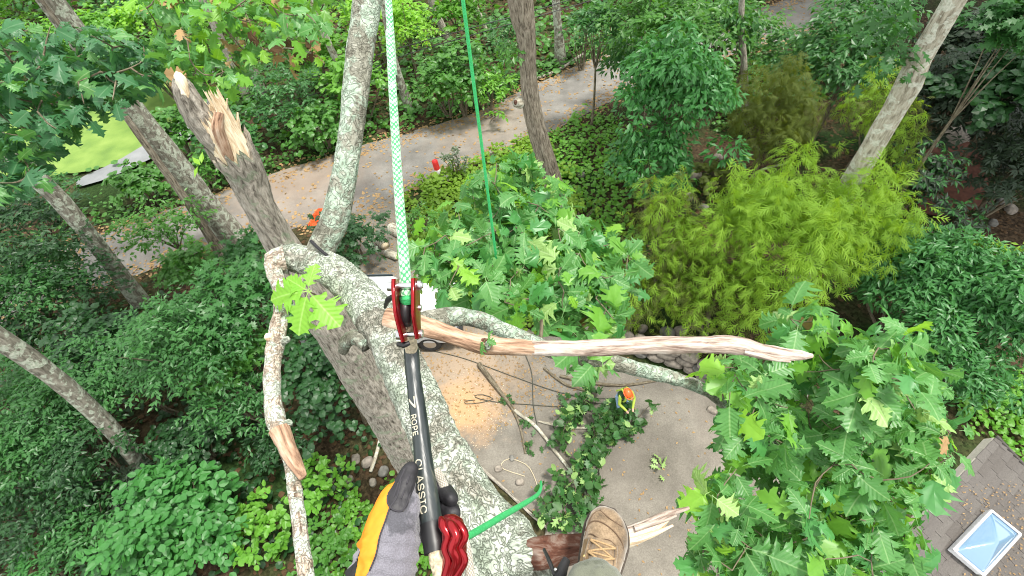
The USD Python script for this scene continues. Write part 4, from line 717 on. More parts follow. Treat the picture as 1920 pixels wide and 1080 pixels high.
limb = [(590, 500, 2.10, 40), (604, 462, 2.10, 50), (625, 418, 2.08, 50), (640, 360, 2.06, 45), (650, 300, 2.06, 42), (661, 230, 2.08, 44), (668, 160, 2.1, 47), (676, 90, 2.12, 48), (688, 10, 2.15, 50), (700, -80, 2.2, 48), (705, -300, 2.5, 48)]
q, s = PW(limb); top = np.array([-1.6, 6.5, 15.2]); q = np.vstack([q, q[-1] * .5 + top * .5 + [0, 0, .4], top]); s = np.concatenate([s, [.05, .035]])
obj('limb', tube(q, s, 84, .012, .003, 40, 2.0, 42, lumps=.07, lscale=10), M['bark_limb'], climb)
obj('collar', tube([P(690, 646, 1.88), P(668, 632, 1.90), P(650, 640, 1.95), P(644, 658, 2.0)], np.array([15, 13, 12, 9]) * 1.9 / F, 20, .01, .003, 40), M['bark_limb'], climb)
# dead limb across the view
dead = [(724, 597, 1.84, 34), (760, 604, 1.83, 40), (812, 618, 1.82, 34), (868, 636, 1.81, 28), (905, 646, 1.80, 33), (955, 650, 1.80, 28), (1003, 653, 1.79, 24)]
q, s = PW(dead); obj('dead_limb', tube(q, s, 40, .008, .005, 34, 9, 43, lumps=.12, lscale=14), M['wood_brown'], climb, label='reddish brown inner length of the dead limb')
dead = [(998, 653, 1.79, 24), (1060, 654, 1.78, 26), (1140, 652, 1.77, 28), (1240, 647, 1.75, 29), (1330, 646, 1.73, 30), (1385, 648, 1.72, 31), (1430, 659, 1.71, 23), (1470, 665, 1.7, 20), (1500, 666, 1.7, 15), (1523, 667, 1.7, 5)]
q, s = PW(dead); obj('dead_limb', tube(q, s, 40, .008, .005, 34, 12, 44, lumps=.16, lscale=12), M['wood_bare'], climb, label='bleached outer length of the dead limb with a torn tip')
for k, (a, b, w) in enumerate([((1395, 660), (1482, 678), 10), ((1400, 655), (1505, 662), 8), ((1420, 668), (1490, 674), 6)]): q, s = PW([(*a, 1.7, w), ((a[0] + b[0]) / 2, (a[1] + b[1]) / 2 + 1, 1.69, w), (*b, 1.69, 1.5)]); obj('splinter', tube(q, s, 8, .01, .003, 40, 9, k), M['wood_bare'], climb)
q, s = PW([(905, 640, 1.78, 14), (915, 640, 1.77, 10)]); obj('knot', tube(q, s, 10, .004), M['bark_red'], climb)
q, s = PW([(912, 642, 1.765, 8), (915, 648, 1.76, 10), (913, 655, 1.765, 6)]); obj('lichen_tuft', tube(q, s, 8, .005, .003, 60), M['bark_lichen'], climb)
# dead branch hanging at the left
dl = [(508, 492, 2.08, 22), (516, 515, 2.05, 26), (526, 548, 2.0, 22), (526, 590, 1.95, 26), (517, 640, 1.88, 30), (511, 690, 1.82, 26), (511, 740, 1.76, 27), (516, 785, 1.7, 32), (528, 815, 1.67, 28), (541, 860, 1.63, 20), (551, 910, 1.58, 21), (560, 970, 1.52, 23), (568, 1030, 1.47, 24), (576, 1100, 1.42, 25), (584, 1180, 1.36, 20)]
q, s = PW(dl); obj('dead_branch', tube(q, s, 36, .008, .004, 40, 6, 45, lumps=.2, lscale=14), M['wood_dead'], climb, label='pale dead branch hanging from the stub')
q, s = PW([(524, 805, 1.64, 30), (538, 838, 1.61, 24), (553, 868, 1.58, 20), (569, 895, 1.55, 9)]); obj('dead_branch', tube(q, s, 24, .008, .006, 44, 6, 46, lumps=.2), M['wood_brown'], climb, label='short torn brown spur of the hanging branch')
for k, (x, y, w, d) in enumerate([(501, 634, 10, 1.86), (537, 797, 11, 1.66), (514, 812, 12, 1.66), (534, 640, 9, 1.86)]): q, s = PW([(x, y, d, w), (x + 4, y - 4, d - .01, w), (x + 8, y - 2, d, w * .5)]); obj('lichen_tuft', tube(q, s, 9, .004, .005, 80, seed=k), M['bark_lichen' if k % 2 else 'wood_torn'], climb)
# broken stub that carries the boot
stub = [(930, 1052, 1.50, 60), (985, 1039, 1.36, 52), (1040, 1033, 1.33, 48), (1090, 1028, 1.32, 46), (1130, 1024, 1.32, 42)]
q, s = PW(stub); STUB = q; obj('stub', tube(q, s, 48, .006, .006, 40, 3, 47, lumps=.14, lscale=14), M['bark_red'], climb, label='short dark red barked stub under the boot')
for k, (pts) in enumerate([[(1110, 1024, 46), (1160, 1014, 48), (1205, 1000, 40), (1240, 982, 20), (1256, 972, 4)], [(1150, 1004, 22), (1200, 988, 24), (1245, 966, 16), (1292, 952, 4)], [(1150, 1020, 26), (1200, 1008, 22), (1236, 996, 10), (1262, 985, 3)], [(1190, 992, 14), (1235, 978, 10), (1268, 966, 3)]]):
    q, s = PW([(x, y, 1.32 - .008 * k, w) for x, y, w in pts]); obj('splinter', tube(q, s, 14, .006, .005, 40, 7, 50 + k, flat=.6), M['wood_bare' if k % 2 else 'wood_torn'], climb)
q, s = PW([(940, 1050, 1.44, 96), (965, 1043, 1.39, 78), (990, 1038, 1.35, 60), (1004, 1037, 1.345, 50)]); obj('branch_collar', tube(q, s, 60, .006, .007, 50, 1.3, 52, lumps=.2, lscale=16), M['bark_lichen'], climb)
# the leafy branch
br = [(752, 628, 1.98, 44), (800, 604, 2.03, 38), (870, 594, 2.08, 32), (930, 612, 2.11, 29), (990, 640, 2.13, 28), (1060, 664, 2.15, 27), (1130, 676, 2.17, 27), (1190, 690, 2.18, 27), (1260, 708, 2.2, 24), (1320, 730, 2.22, 19), (1365, 765, 2.24, 13), (1420, 805, 2.22, 10), (1490, 850, 2.18, 9), (1570, 870, 2.15, 8), (1650, 860, 2.15, 6)]
q, s = PW(br); obj('branch', tube(q, s, 40, .009, .004, 36, 2.5, 48, lumps=.14, lscale=12), M['bark_limb'], climb)
BR = smooth_path(q, s, .08)[0]
g = np.random.default_rng(61)
rp = [(1335, 690), (1420, 680), (1500, 690), (1620, 640), (1700, 625), (1750, 690), (1790, 780), (1800, 850), (1770, 920), (1725, 970), (1715, 1085), (1290, 1085), (1300, 1015), (1350, 1000), (1340, 910), (1380, 865), (1345, 800), (1330, 740)]
hole = Polygon([(1395, 900), (1450, 880), (1480, 930), (1470, 1000), (1400, 985), (1370, 930)]); hole2 = Polygon([(1500, 710), (1570, 690), (1600, 740), (1560, 770), (1510, 760)])
region = Polygon(rp).difference(hole).difference(hole2)
CR, outR = sprays(region, 205, 1.75, 2.5, .107, g, (5, 9), .06)
keep = [i for i, c in enumerate(CR) if True]
C5, out5 = sprays([(1470, 600), (1530, 585), (1570, 620), (1540, 660), (1480, 650)], 12, 2.0, 2.3, .12, g, (5, 8), .065)
mp = [(870, 350), (930, 300), (975, 285), (1030, 320), (1075, 380), (1130, 430), (1195, 470), (1205, 540), (1150, 600), (1090, 640), (1040, 590), (960, 590), (880, 560), (800, 545), (765, 500), (775, 440), (840, 420)]
def dmid(q, g): return 2.3 + .7 * (600 - q[1]) / 320 + g.uniform(-.15, .35)
CM, outM = sprays(mp, 150, 0, 0, .112, g, (5, 9), .075, dfun=dmid)
CL, outL = sprays([(1040, 650), (1100, 640), (1140, 670), (1130, 700), (1060, 690)], 4, 2.1, 2.2, .13, g, (3, 5), .1)
CB, outB = sprays([(905, 635), (945, 625), (940, 650), (915, 650)], 1, 1.74, 1.76, .06, g, (3, 4), .05)
obj('twigs', twigs(np.vstack([CR, C5]), list(BR[-40:]) + [P(1460, 960, 2.15), P(1600, 950, 2.1), P(1550, 1030, 2.1)], g, .005, .0018), M['twig'], climb, kind='stuff')
obj('twigs', join([twigs(np.vstack([CM, CL]), list(BR[40:90]) + [P(1000, 560, 2.5), P(960, 480, 2.6)], g, .006, .002), tube([P(1012, 650, 2.14), P(1015, 600, 2.3), P(1000, 555, 2.48), P(965, 470, 2.62)], [.009, .008, .007, .004], 8, .05)]), M['twig'], climb, kind='stuff')
hang_leaves(climb, outR + out5 + outM + outL + outB, [L['oak'], L['oak_pale'], L['bright'], L['laurel'], L['sunny'], L['dry']], g, 300, [.635, .06, .12, .15, .03, .005])
# the lime green leaves on the stem
tw = P(578, 546, 1.84); lime = []
for a, nrm, ln, o in [(R[:, 0] * -1.0 - R[:, 1] * .12, R[:, 2] + UP * .5, .150, 1), (R[:, 0] * -.32 - R[:, 1] * 1.0, R[:, 2] + UP * .2 - R[:, 0] * .3, .150, 2), (R[:, 0] * .75 - R[:, 1] * .85, R[:, 2] + UP * .2, .150, 3), (R[:, 0] * -.5 + R[:, 1] * .3, R[:, 2] + UP * .6, .09, 4), (R[:, 0] * .1 + R[:, 1] * .9, R[:, 2] + UP * .3, .085, 0)]:
    lime.append(leaves((tw + a * .02)[None], a[None], nrm[None], ln, OAK[o]))
for v in lime: obj('lime_leaf', v, L['oak_lime'], climb, smooth=True)
obj('twig', tube([P(600, 560, 1.98), P(590, 552, 1.9), P(578, 546, 1.84)], [.004, .003, .002], 6, .02), M['twig'], climb)
# ------------------------------------------------------------ materials of made things
def braid(name, pitch, around, c0, c1, bumpd=.0012, amt=.5):
    """Two crossing sets of strands in straightened rope coordinates."""
    nodes = {'a': ('attribute', {'attribute': 'bp'}), 's': ('separate_xyz', {}), 'at': ('math', {'math_type': 'arctan2'}), 'u': ('math', {'math_type': 'multiply', 'value2': around / (2 * math.pi)}), 'v': ('math', {'math_type': 'multiply', 'value2': 1 / pitch}),
             'p1': ('math', {'math_type': 'add'}), 'p2': ('math', {'math_type': 'subtract'}), 'f1': ('math', {'math_type': 'pingpong', 'value2': .5}), 'f2': ('math', {'math_type': 'pingpong', 'value2': .5}), 'mn': ('math', {'math_type': 'multiply'}),
             'k': ('math', {'math_type': 'floor'}), 'k2': ('math', {'math_type': 'modulo', 'value2': 2.0}), 'nz': ('noise_texture', {'scale': 95.0, 'detail': 3.0}), 'na': ('math', {'math_type': 'multiply_add', 'value2': .22, 'value3': -.11}), 'ns': ('math', {'math_type': 'add'}), 'r': ('rgb_ramp', {'ramp': [(.02, c1), (.1 * amt * 2, c0), (.25, c0)]}), 'b': ('bump', {'strength': 1.0, 'distance': bumpd}), 'q': ('principled_bsdf', {'roughness': .75, 'sheen_weight': .3})}
    links = [('a.vector', 's.vector'), ('s.y', 'at.value1'), ('s.x', 'at.value2'), ('at.value', 'u.value1'), ('s.z', 'v.value1'), ('u.value', 'p1.value1'), ('v.value', 'p1.value2'), ('u.value', 'p2.value1'), ('v.value', 'p2.value2'), ('p1.value', 'f1.value1'), ('p2.value', 'f2.value1'),
             ('f1.value', 'mn.value1'), ('f2.value', 'mn.value2'), ('a.vector', 'nz.vector'), ('nz.fac', 'na.value1'), ('na.value', 'ns.value1'), ('mn.value', 'ns.value2'), ('ns.value', 'r.fac'), ('mn.value', 'b.height'), ('r.color', 'q.base_color'), ('b.normal', 'q.normal')]
    return mat(name, nodes, links, 'q.BSDF')
M['rope'] = braid('rope_green_white', .011, 6, (.44, .66, .46), (.025, .24, .08), amt=.5)
M['rope_green'] = plain('rope_green', (.04, .42, .13), .7, var=.3, scale=300, bump=.001)
M['rope_dark'] = plain('rope_dark', (.055, .06, .045), .8, var=.3, scale=200)
M['rope_tan'] = plain('rope_tan', (.5, .43, .3), .85, var=.45, scale=260, bump=.002)
M['strap_grey'] = braid('strap_grey', .004, 10, (.5, .47, .4), (.22, .2, .16), .0006)
M['sleeve'] = mat('sleeve_rubber', {'a': ('attribute', {'attribute': 'bp'}), 'mp': ('mapping', {'scale': (1, 1, .22)}), 'n': ('noise_texture', {'scale': 60.0, 'detail': 4.0, 'distortion': 1.0}), 'r': ('rgb_ramp', {'ramp': [(.35, (.012, .018, .019)), (.55, (.026, .034, .035)), (.62, (.06, .066, .058)), (.74, (.15, .145, .11))]}), 'b': ('bump', {'strength': .5, 'distance': .003}), 'p': ('principled_bsdf', {'roughness': .36, 'specular_ior_level': .6})},
    [('a.vector', 'mp.vector'), ('mp.vector', 'n.vector'), ('n.fac', 'r.fac'), ('r.color', 'p.base_color'), ('n.fac', 'b.height'), ('b.normal', 'p.normal')])
M['red_metal'] = plain('red_anodised', (0.275, 0.0066, 0.011), .24, .75, .12, 40, coat=.3)
M['steel'] = plain('steel', (.55, .55, .55), .25, 1.0, .1, 60)
M['black'] = plain('black_plastic', (.012, .012, .013), .4, 0, .2, 60)
M['black_cloth'] = plain('black_cloth', (.016, .016, .018), .85, 0, .3, 500, bump=.001)
M['print'] = plain('cream_print', (.5, .47, .36), .6, 0, .1, 200)
def knit(name, col, stain):
    return mat(name, {'g': ('geometry', {}), 'n': ('noise_texture', {'scale': 17.0, 'detail': 6.0, 'roughness': .6}), 'r': ('rgb_ramp', {'ramp': [(.43, stain), (.47, col), (.7, tuple(min(1, c * 1.15) for c in col))]}), 'v': ('voronoi_texture', {'scale': 620.0}), 'm': ('mix', {'mix_type': 'multiply', 'fac': .45}), 'vr': ('rgb_ramp', {'ramp': [(.1, (1, 1, 1)), (.7, (.45, .45, .45))]}), 'b': ('bump', {'strength': .6, 'distance': .0012, 'invert': True}), 'p': ('principled_bsdf', {'roughness': .85, 'sheen_weight': .25})},
        [('g.position', 'n.vector'), ('g.position', 'v.vector'), ('n.fac', 'r.fac'), ('r.color', 'm.color1'), ('v.distance', 'vr.fac'), ('vr.color', 'm.color2'), ('m.color', 'p.base_color'), ('v.distance', 'b.height'), ('b.normal', 'p.normal')])
M['glove_grey'] = knit('glove_grey_knit', (.185, .18, .21), (.085, .085, .10)); M['glove_orange'] = plain('glove_orange', (.80, .24, .008), .6, 0, .1, 90, bump=.0006); M['glove_black'] = plain('glove_black', (.016, .015, .018), .6, 0, .25, 160, bump=.001)
M['seam_dark'] = plain('dark_stitching', (.03, .028, .034), .8)
M['trousers'] = knit('trousers_cloth', (.15, .16, .115), (.10, .11, .075)); M['skin'] = plain('skin', (.5, .32, .24), .55)
M['suede'] = mat('boot_suede', {'g': ('geometry', {}), 'n': ('noise_texture', {'scale': 22.0, 'detail': 6.0, 'roughness': .6}), 'n2': ('noise_texture', {'scale': 260.0, 'detail': 3.0}), 'mm': ('mix_float', {'fac': .3}), 'r': ('rgb_ramp', {'ramp': [(.34, (.06, .04, .022)), (.5, (.17, .115, .064)), (.62, (.28, .2, .12))]}), 'b': ('bump', {'strength': .5, 'distance': .004}), 'p': ('principled_bsdf', {'roughness': .9, 'sheen_weight': .4})},
    [('g.position', 'n.vector'), ('g.position', 'n2.vector'), ('n.fac', 'mm.a'), ('n2.fac', 'mm.b'), ('mm.result', 'r.fac'), ('r.color', 'p.base_color'), ('n.fac', 'b.height'), ('b.normal', 'p.normal')])
M['seam'] = plain('boot_seam', (.10, .062, .035), .9); M['lace'] = plain('boot_lace', (.33, .22, .11), .8, 0, .25, 400, bump=.0006); M['leather'] = plain('brown_leather', (.17, .105, .05), .65, 0, .25, 60, bump=.001); M['brass'] = plain('brass', (.75, .55, .25), .3, 1.0); M['sole'] = plain('boot_sole', (.05, .04, .03), .8)
M['orange_shell'] = plain('orange_plastic', (.85, .12, .02), .35, 0, .1, 20); M['orange_cloth'] = plain('orange_cloth', (.75, .10, .02), .75, 0, .3, 10, bump=.02)
M['hivis'] = plain('hivis_yellow', (.36, .48, .06), .7); M['vest_dark'] = plain('dark_green_vest', (.02, .06, .02), .8); M['denim'] = plain('blue_denim', (.22, .33, .47), .85, 0, .2, 30)
M['white_paint'] = plain('white_car_paint', (.55, .56, .57), .2, 0, .03, 5, coat=.5); M['car_glass'] = plain('dark_car_glass', (.03, .045, .05), .06, 0, .1, 3, spec=.8); M['tyre'] = plain('tyre_rubber', (.02, .02, .02), .8); M['red_paint'] = plain('red_paint', (.6, .03, .03), .5); M['white_flat'] = plain('white_paint', (.75, .74, .7), .6)
M['stone'] = plain('field_stone', (.24, .21, .175), .9, 0, .4, 9, bump=.02); M['stone_grey'] = plain('grey_stone', (.15, .145, .13), .9, 0, .4, 9, bump=.02)
M['shingle_a'], M['shingle_b'], M['shingle_c'] = [plain('shingle_' + n_, c_, .95, 0, .3, 90, bump=.004) for n_, c_ in (('grey', (0.099, 0.09, 0.0822)), ('brown', (0.09, 0.081, 0.0732)), ('pale', (0.108, 0.099, 0.09)))]
M['wall_wood'] = plain('painted_siding', (.45, .42, .36), .8); M['alu'] = plain('white_aluminium', (.72, .73, .74), .4, .3)
M['acrylic'] = mat('skylight_acrylic', {'f': ('fresnel', {'IOR': 1.5}), 'd': ('principled_bsdf', {'base_color': (.15, .26, .38), 'roughness': .12, 'specular_ior_level': .9, 'coat_weight': 1.0, 'coat_roughness': .03}), 't': ('transparent_bsdf', {'color': (.8, .88, .95)}), 'x': ('mix_closure', {'fac': .12})}, [('d.BSDF', 'x.closure1'), ('t.BSDF', 'x.closure2')], surface='x.closure')
ux, uy, uz = R[:, 0], R[:, 1], -R[:, 2]      # to the right, upwards and away as the climber sees it

# ------------------------------------------------------------ ropes and gear
rp_ = [(763, 556, .556, 20), (757, 480, .60, 20), (747, 350, .685, 18), (738, 200, .78, 16), (730, 60, .87, 14), (726, -30, .93, 13)]
q, s = PW(rp_); s[:] = .0064; q = np.vstack([q, q[-1] + unit(q[-1] - q[-2]) * 2.5 + [0, 0, .25], top + [0.02, -.02, .05]]); s = np.full(len(q), .0064)
rope = thing('climbing_rope', 'thick white and green braided rope running up from the red device', 'rope', q[0]); obj('rope_braid', tube(q, s, 20, .02), M['rope'], rope)
h0 = P(868, 0, 1.6); hp = np.array([h0 + UP * k for k in (4.0, 2.0, 1.0, 0, -.5, -1.0, -1.45)])
tag(obj('hanging_rope', tube(hp, np.full(len(hp), .0062), 8, .1), M['rope_green']), 'thin plain green rope hanging straight down into the oak leaves', 'rope')
q, s = PW([(840, 1030, .62, 12), (872, 1009, .66, 12), (905, 990, .76, 12), (950, 963, .95, 11), (990, 940, 1.2, 9), (1008, 927, 1.42, 7), (1014, 915, 1.55, 5), (1014, 903, 1.7, 4)]); tag(obj('rope_tail', tube(q, s, 10, .02, .0006, 200), M['rope_green']), 'bright green rope tail lying past the leaning stem', 'rope')

dev = thing('rope_device', 'red climbing device with two side plates round the rope end', 'rope device', P(766, 585, .56))
for (pts, nm) in (([(741, 523, 8), (743, 545, 9), (748, 585, 10), (753, 615, 10), (758, 640, 8)], 'side_plate'), ([(777, 522, 7), (779, 545, 9), (780, 585, 9), (782, 612, 9), (784, 634, 7)], 'side_plate')):
    q = np.array([P(x, y, .555) for x, y, w in pts]); hw = np.array([.011, .017, .020, .014, .009])
    c, r_ = smooth_path(q, hw, .004); t_ = unit(np.gradient(c, axis=0)); dd = uz; sd = unit(np.cross(t_, dd)); th = .0026
    ang = np.linspace(0, 2 * math.pi, 20, endpoint=False)
    v = c[:, None] + dd * (np.sign(np.cos(ang)) * np.abs(np.cos(ang)) ** .5)[None, :, None] * r_[:, None, None] + sd[:, None] * (np.sign(np.sin(ang)) * np.abs(np.sin(ang)) ** .5 * th)[None, :, None]
    n_, k_ = len(c), 20; i, j = np.meshgrid(np.arange(n_ - 1), np.arange(k_), indexing='ij'); a = i * k_ + j; b = i * k_ + (j + 1) % k_
    f = np.concatenate([np.stack([a, b, b + k_], -1).reshape(-1, 3), np.stack([a, b + k_, a + k_], -1).reshape(-1, 3)]); e = n_ * k_; jj = np.arange(k_)
    f = np.vstack([f, np.stack([np.full(k_, e), (jj + 1) % k_, jj], 1), np.stack([np.full(k_, e + 1), (n_ - 1) * k_ + jj, (n_ - 1) * k_ + (jj + 1) % k_], 1)])
    V = np.vstack([v.reshape(-1, 3), c[:1], c[-1:]]); obj(nm, (V, f), M['red_metal'], dev, smooth=40)
def pin(a, b, r, m, nm, par, seg=16): return obj(nm, tube([a, a * .5 + b * .5, b], [r, r, r], seg, .01, smoothed=False), m, par, smooth=40)
pin(P(733, 537, .555), P(793, 535, .555), .0035, M['steel'], 'pin', dev); pin(P(727, 537, .555), P(738, 537, .555), .0052, M['steel'], 'nut', dev); pin(P(783, 535, .555), P(790, 535, .555), .0055, M['steel'], 'nut', dev)
pin(P(742, 578, .565), P(790, 577, .565), .0035, M['steel'], 'pin', dev); pin(P(748, 628, .56), P(792, 626, .56), .003, M['steel'], 'pin', dev); pin(P(744, 628, .56), P(754, 628, .56), .0055, M['steel'], 'nut', dev); pin(P(787, 626, .56), P(793, 626, .56), .005, M['steel'], 'nut', dev)
wv = trimesh.creation.torus(.013, .0062, 40, 16); wv.apply_transform(trimesh.geometry.align_vectors([0, 0, 1], ux)); wv.apply_translation(P(764, 582, .568)); obj('cam_wheel', wv, M['black'], dev, smooth=True)
obj('rope_stopper', tube([P(763, 556, .553), P(764, 566, .556)], [.009, .0075], 16, .003), M['rope_green'], dev)
obj('lever', tube([P(738, 556, .57), P(728, 562, .58), P(722, 576, .60)], [.003, .0035, .002], 10, .005), M['black'], dev)
obj('clip', tube([P(747, 645, .56), P(757, 647, .555), P(768, 643, .555)], [.003, .0035, .0025], 10, .004), M['black'], dev)

slv = [(771, 654, .60, 26), (774, 690, .592, 27), (779, 735, .58, 28), (786, 790, .568, 30), (793, 850, .552, 33), (800, 910, .537, 36), (807, 965, .522, 39), (810, 985, .516, 40)]
q, s = PW(slv); teth = thing('rope_tether', 'black rubber sleeved tether with cream lettering, held by the glove', 'tether', q[0])
SC, SR = smooth_path(q, s, .004); obj('sleeve', tube(SC, SR, 32, .004, .0007, 60, 3, 3, lumps=.05, lscale=40, smoothed=False), M['sleeve'], teth)
q2, s2 = PW([(808, 980, .517, 42), (813, 1010, .509, 43), (817, 1036, .502, 43)]); obj('collar', tube(q2, s2, 32, .004, .0004, 80, 1, 2), M['black'], teth)
q2, s2 = PW([(770, 600, .566, 12), (770, 625, .575, 16), (771, 652, .592, 20), (771, 662, .60, 16)]); obj('rope_eye', tube(q2, s2, 14, .004, .0015, 90, 3), M['rope_tan'], teth)
q2, s2 = PW([(814, 1020, .505, 30), (822, 1050, .50, 30), (832, 1085, .49, 30), (842, 1130, .48, 28)]); obj('rope_end', tube(q2, s2, 16, .005, .0018, 70, 2), M['rope_tan'], teth)
ts = np.concatenate([[0], np.cumsum(np.linalg.norm(np.diff(SC, axis=0), axis=1))]); st_ = unit(np.gradient(SC, axis=0)); pxs = project(SC)[0][:, 1]
def lettering(text, y0, y1, hpx, name):
    """Letters wrapped round the sleeve, reading downwards along its left side."""
    s0, s1 = np.interp(y0, pxs, ts), np.interp(y1, pxs, ts); hh = hpx / F * .55; m_ = meshkit.text_mesh(text, hh, .0006, False)
    m_ = m_.subdivide_to_size(.002) if hasattr(m_, 'subdivide_to_size') else m_
    v = np.array(m_.vertices); w_ = v[:, 0].max() - v[:, 0].min(); sx = (s1 - s0) / w_; along = s0 + (v[:, 0] - v[:, 0].min()) * sx
    c = np.stack([np.interp(along, ts, SC[:, k]) for k in range(3)], 1); tt = unit(np.stack([np.interp(along, ts, st_[:, k]) for k in range(3)], 1)); r_ = np.interp(along, ts, SR)
    side = unit(np.cross(tt, -unit(c - CAM))); face = unit(np.cross(side, tt)); face = np.where(((c - CAM) * face).sum(1, keepdims=True) > 0, -face, face); side = np.where((side @ ux)[:, None] > 0, side, -side)
    ang = -.6 + (v[:, 1] - hh / 2) / r_            # capitals stand with their heads to the right
    rad = r_ + .0006 + v[:, 2]
    return obj(name, (c + face * (np.cos(ang) * rad)[:, None] + side * (np.sin(ang) * rad)[:, None], np.array(m_.faces)), M['print'], teth)
lettering('7', 745, 766, 12, 'printed_mark'); lettering('ROPE', 778, 818, 11, 'printed_word'); lettering('CLASSIC', 862, 964, 13, 'printed_word')

hit = thing('red_anchor_ring', 'glossy red ridged metal swivel at the lower end of the tether', 'swivel', P(850, 1020, .5))
for k in range(3):
    o = (k - 1) * 15; k = k * 1.5
    q, s = PW([(836 + o * .6, 975 - abs(k - 1.5) * 2, .50 - .004 * (k in (1, 2)), 11), (846 + o, 985, .492 - .006 * (k == 1.5), 18), (856 + o, 1005, .488 - .008 * (k == 1.5), 17), (848 + o * .85, 1028, .486 - .008 * (k == 1.5), 18), (856 + o * .95, 1050, .484 - .006 * (k == 1.5), 17), (846 + o * .7, 1078, .482, 17), (838 + o * .6, 1110, .48, 14)])
    obj('ridge', tube(q, s, 16, .003), M['red_metal'], hit)
q, s = PW([(836, 972, .51, 16), (848, 985, .50, 44), (852, 1010, .497, 46), (852, 1050, .493, 44), (842, 1085, .49, 38), (836, 1120, .488, 30)]); obj('body_plate', tube(q, s, 20, .004, flat=1), M['red_metal'], hit)
q, s = PW([(818, 880, .575, 14), (832, 910, .566, 17), (848, 950, .555, 19), (866, 1000, .545, 19), (878, 1050, .535, 18), (884, 1110, .52, 18)]); strap = tag(obj('strap', tube(q, s, 14, .006), M['strap_grey']), 'grey woven lanyard strap passing behind the red swivel', 'strap')

# ------------------------------------------------------------ the climber
def hull(joints, res=14):
    """Bones: hulls of the spheres at their two joints, joined into one body. joints: list of chains of (point, radius)."""
    out = m3.Manifold()
    for ch in joints:
        sp = [m3.Manifold.sphere(float(r), res).translate(tuple(map(float, p))) for p, r in ch]
        if len(sp) == 1: out += sp[0]
        for a, b in zip(sp[:-1], sp[1:]): out += m3.Manifold.batch_hull([a, b])
    return out
def skin(man, edge, it=12):
    m_ = man.refine_to_length(edge).to_mesh(); t = trimesh.Trimesh(m_.vert_properties[:, :3], m_.tri_verts, process=True); trimesh.smoothing.filter_taubin(t, lamb=.5, nu=.53, iterations=it); return t
def J(x, y, d, w): return (P(x, y, d), w / 2 * d / F)
climber = thing('person', 'climber seen from above: grey and orange glove and tan laced boot', 'person', (0, -.35, 10.8))
# boot first: where the foot is
toe = P(1143, 985, 1.255); heel_dir = unit(np.array([-.40, -1.0, 0.0])); wid = np.cross(UP, -heel_dir); wid = unit(wid)
if wid @ ux < 0: wid = -wid
fw_ = -heel_dir; B0 = P(1140, 962, 1.24) - fw_ * .0; B0 = B0 - fw_ * .285 * .92
def BL(x, y, z): return B0 + (wid * x + fw_ * y + UP * z) * .92      # across, from the heel forwards, up from the sole
def section(y, hw, h, skew=0.0, n=28, sq=.62, low=-.045):
    a = np.linspace(0, 2 * math.pi, n, endpoint=False); x = np.sign(np.cos(a)) * np.abs(np.cos(a)) ** sq * hw; zz = np.sign(np.sin(a)) * np.abs(np.sin(a)) ** sq
    z_ = np.where(zz > 0, zz * h, zz * -low); return np.array([BL(x_ + skew, y, z__) for x_, z__ in zip(x, z_)])
def loft(secs):
    n, k = len(secs), len(secs[0]); v = np.vstack(secs); i, j = np.meshgrid(np.arange(n - 1), np.arange(k), indexing='ij'); a = i * k + j; b = i * k + (j + 1) % k
    f = np.concatenate([np.stack([a, b, b + k], -1).reshape(-1, 3), np.stack([a, b + k, a + k], -1).reshape(-1, 3)]); e = len(v); jj = np.arange(k)
    v = np.vstack([v, secs[0].mean(0), secs[-1].mean(0)]); return v, np.vstack([f, np.stack([np.full(k, e), (jj + 1) % k, jj], 1), np.stack([np.full(k, e + 1), (n - 1) * k + jj, (n - 1) * k + (jj + 1) % k], 1)])
prof = [(0.0, .026, .07, 0), (.02, .035, .085, 0), (.06, .040, .10, 0), (.10, .043, .098, .001), (.14, .048, .086, .003), (.18, .053, .068, .005), (.215, .0565, .054, .006), (.245, .054, .047, .004), (.27, .045, .040, .001), (.287, .030, .030, -.002), (.295, .014, .016, -.004)]
pi_ = np.array(prof); yy = np.linspace(0, .295, 60); secs = []
for y in yy:
    hw, h, sk = [np.interp(y, pi_[:, 0], pi_[:, k]) for k in (1, 2, 3)]; secs.append(section(y, hw, h, sk, 40, .72, -.02))
v, f = loft(secs); tb = trimesh.Trimesh(v, f, process=False); trimesh.smoothing.filter_taubin(tb, iterations=8); vb = np.array(tb.vertices)
vb = vb + vnormals(vb, f) * ((meshkit.fbm(vb * 38, 3, 4) - .5) * .006)[:, None]
boot = obj('boot', (vb, f), M['suede'], climber, smooth=True)
so = [section(y, np.interp(y, pi_[:, 0], pi_[:, 1]) + .006, .0, np.interp(y, pi_[:, 0], pi_[:, 3]), 32, .7, -.036) for y in np.linspace(-.004, .302, 24)]
so2 = []
for y, s_ in zip(np.linspace(-.004, .302, 24), so): so2.append(s_ - UP * .0)
obj('sole', loft(so2), M['sole'], boot, smooth=40)
def top_z(x, y):
    hw, h, sk = [np.interp(y, pi_[:, 0], pi_[:, k]) for k in (1, 2, 3)]; u_ = min(.999, abs((x - sk) / hw)); a = math.acos(u_ ** (1 / .72)); return h * math.sin(a) ** .72
def on_boot(pts, r, m_, nm, lift=.001, par=boot): return obj(nm, tube([BL(x, y, top_z(x, y) + lift) for x, y in pts], np.full(len(pts), r), 8, .004), m_, par)
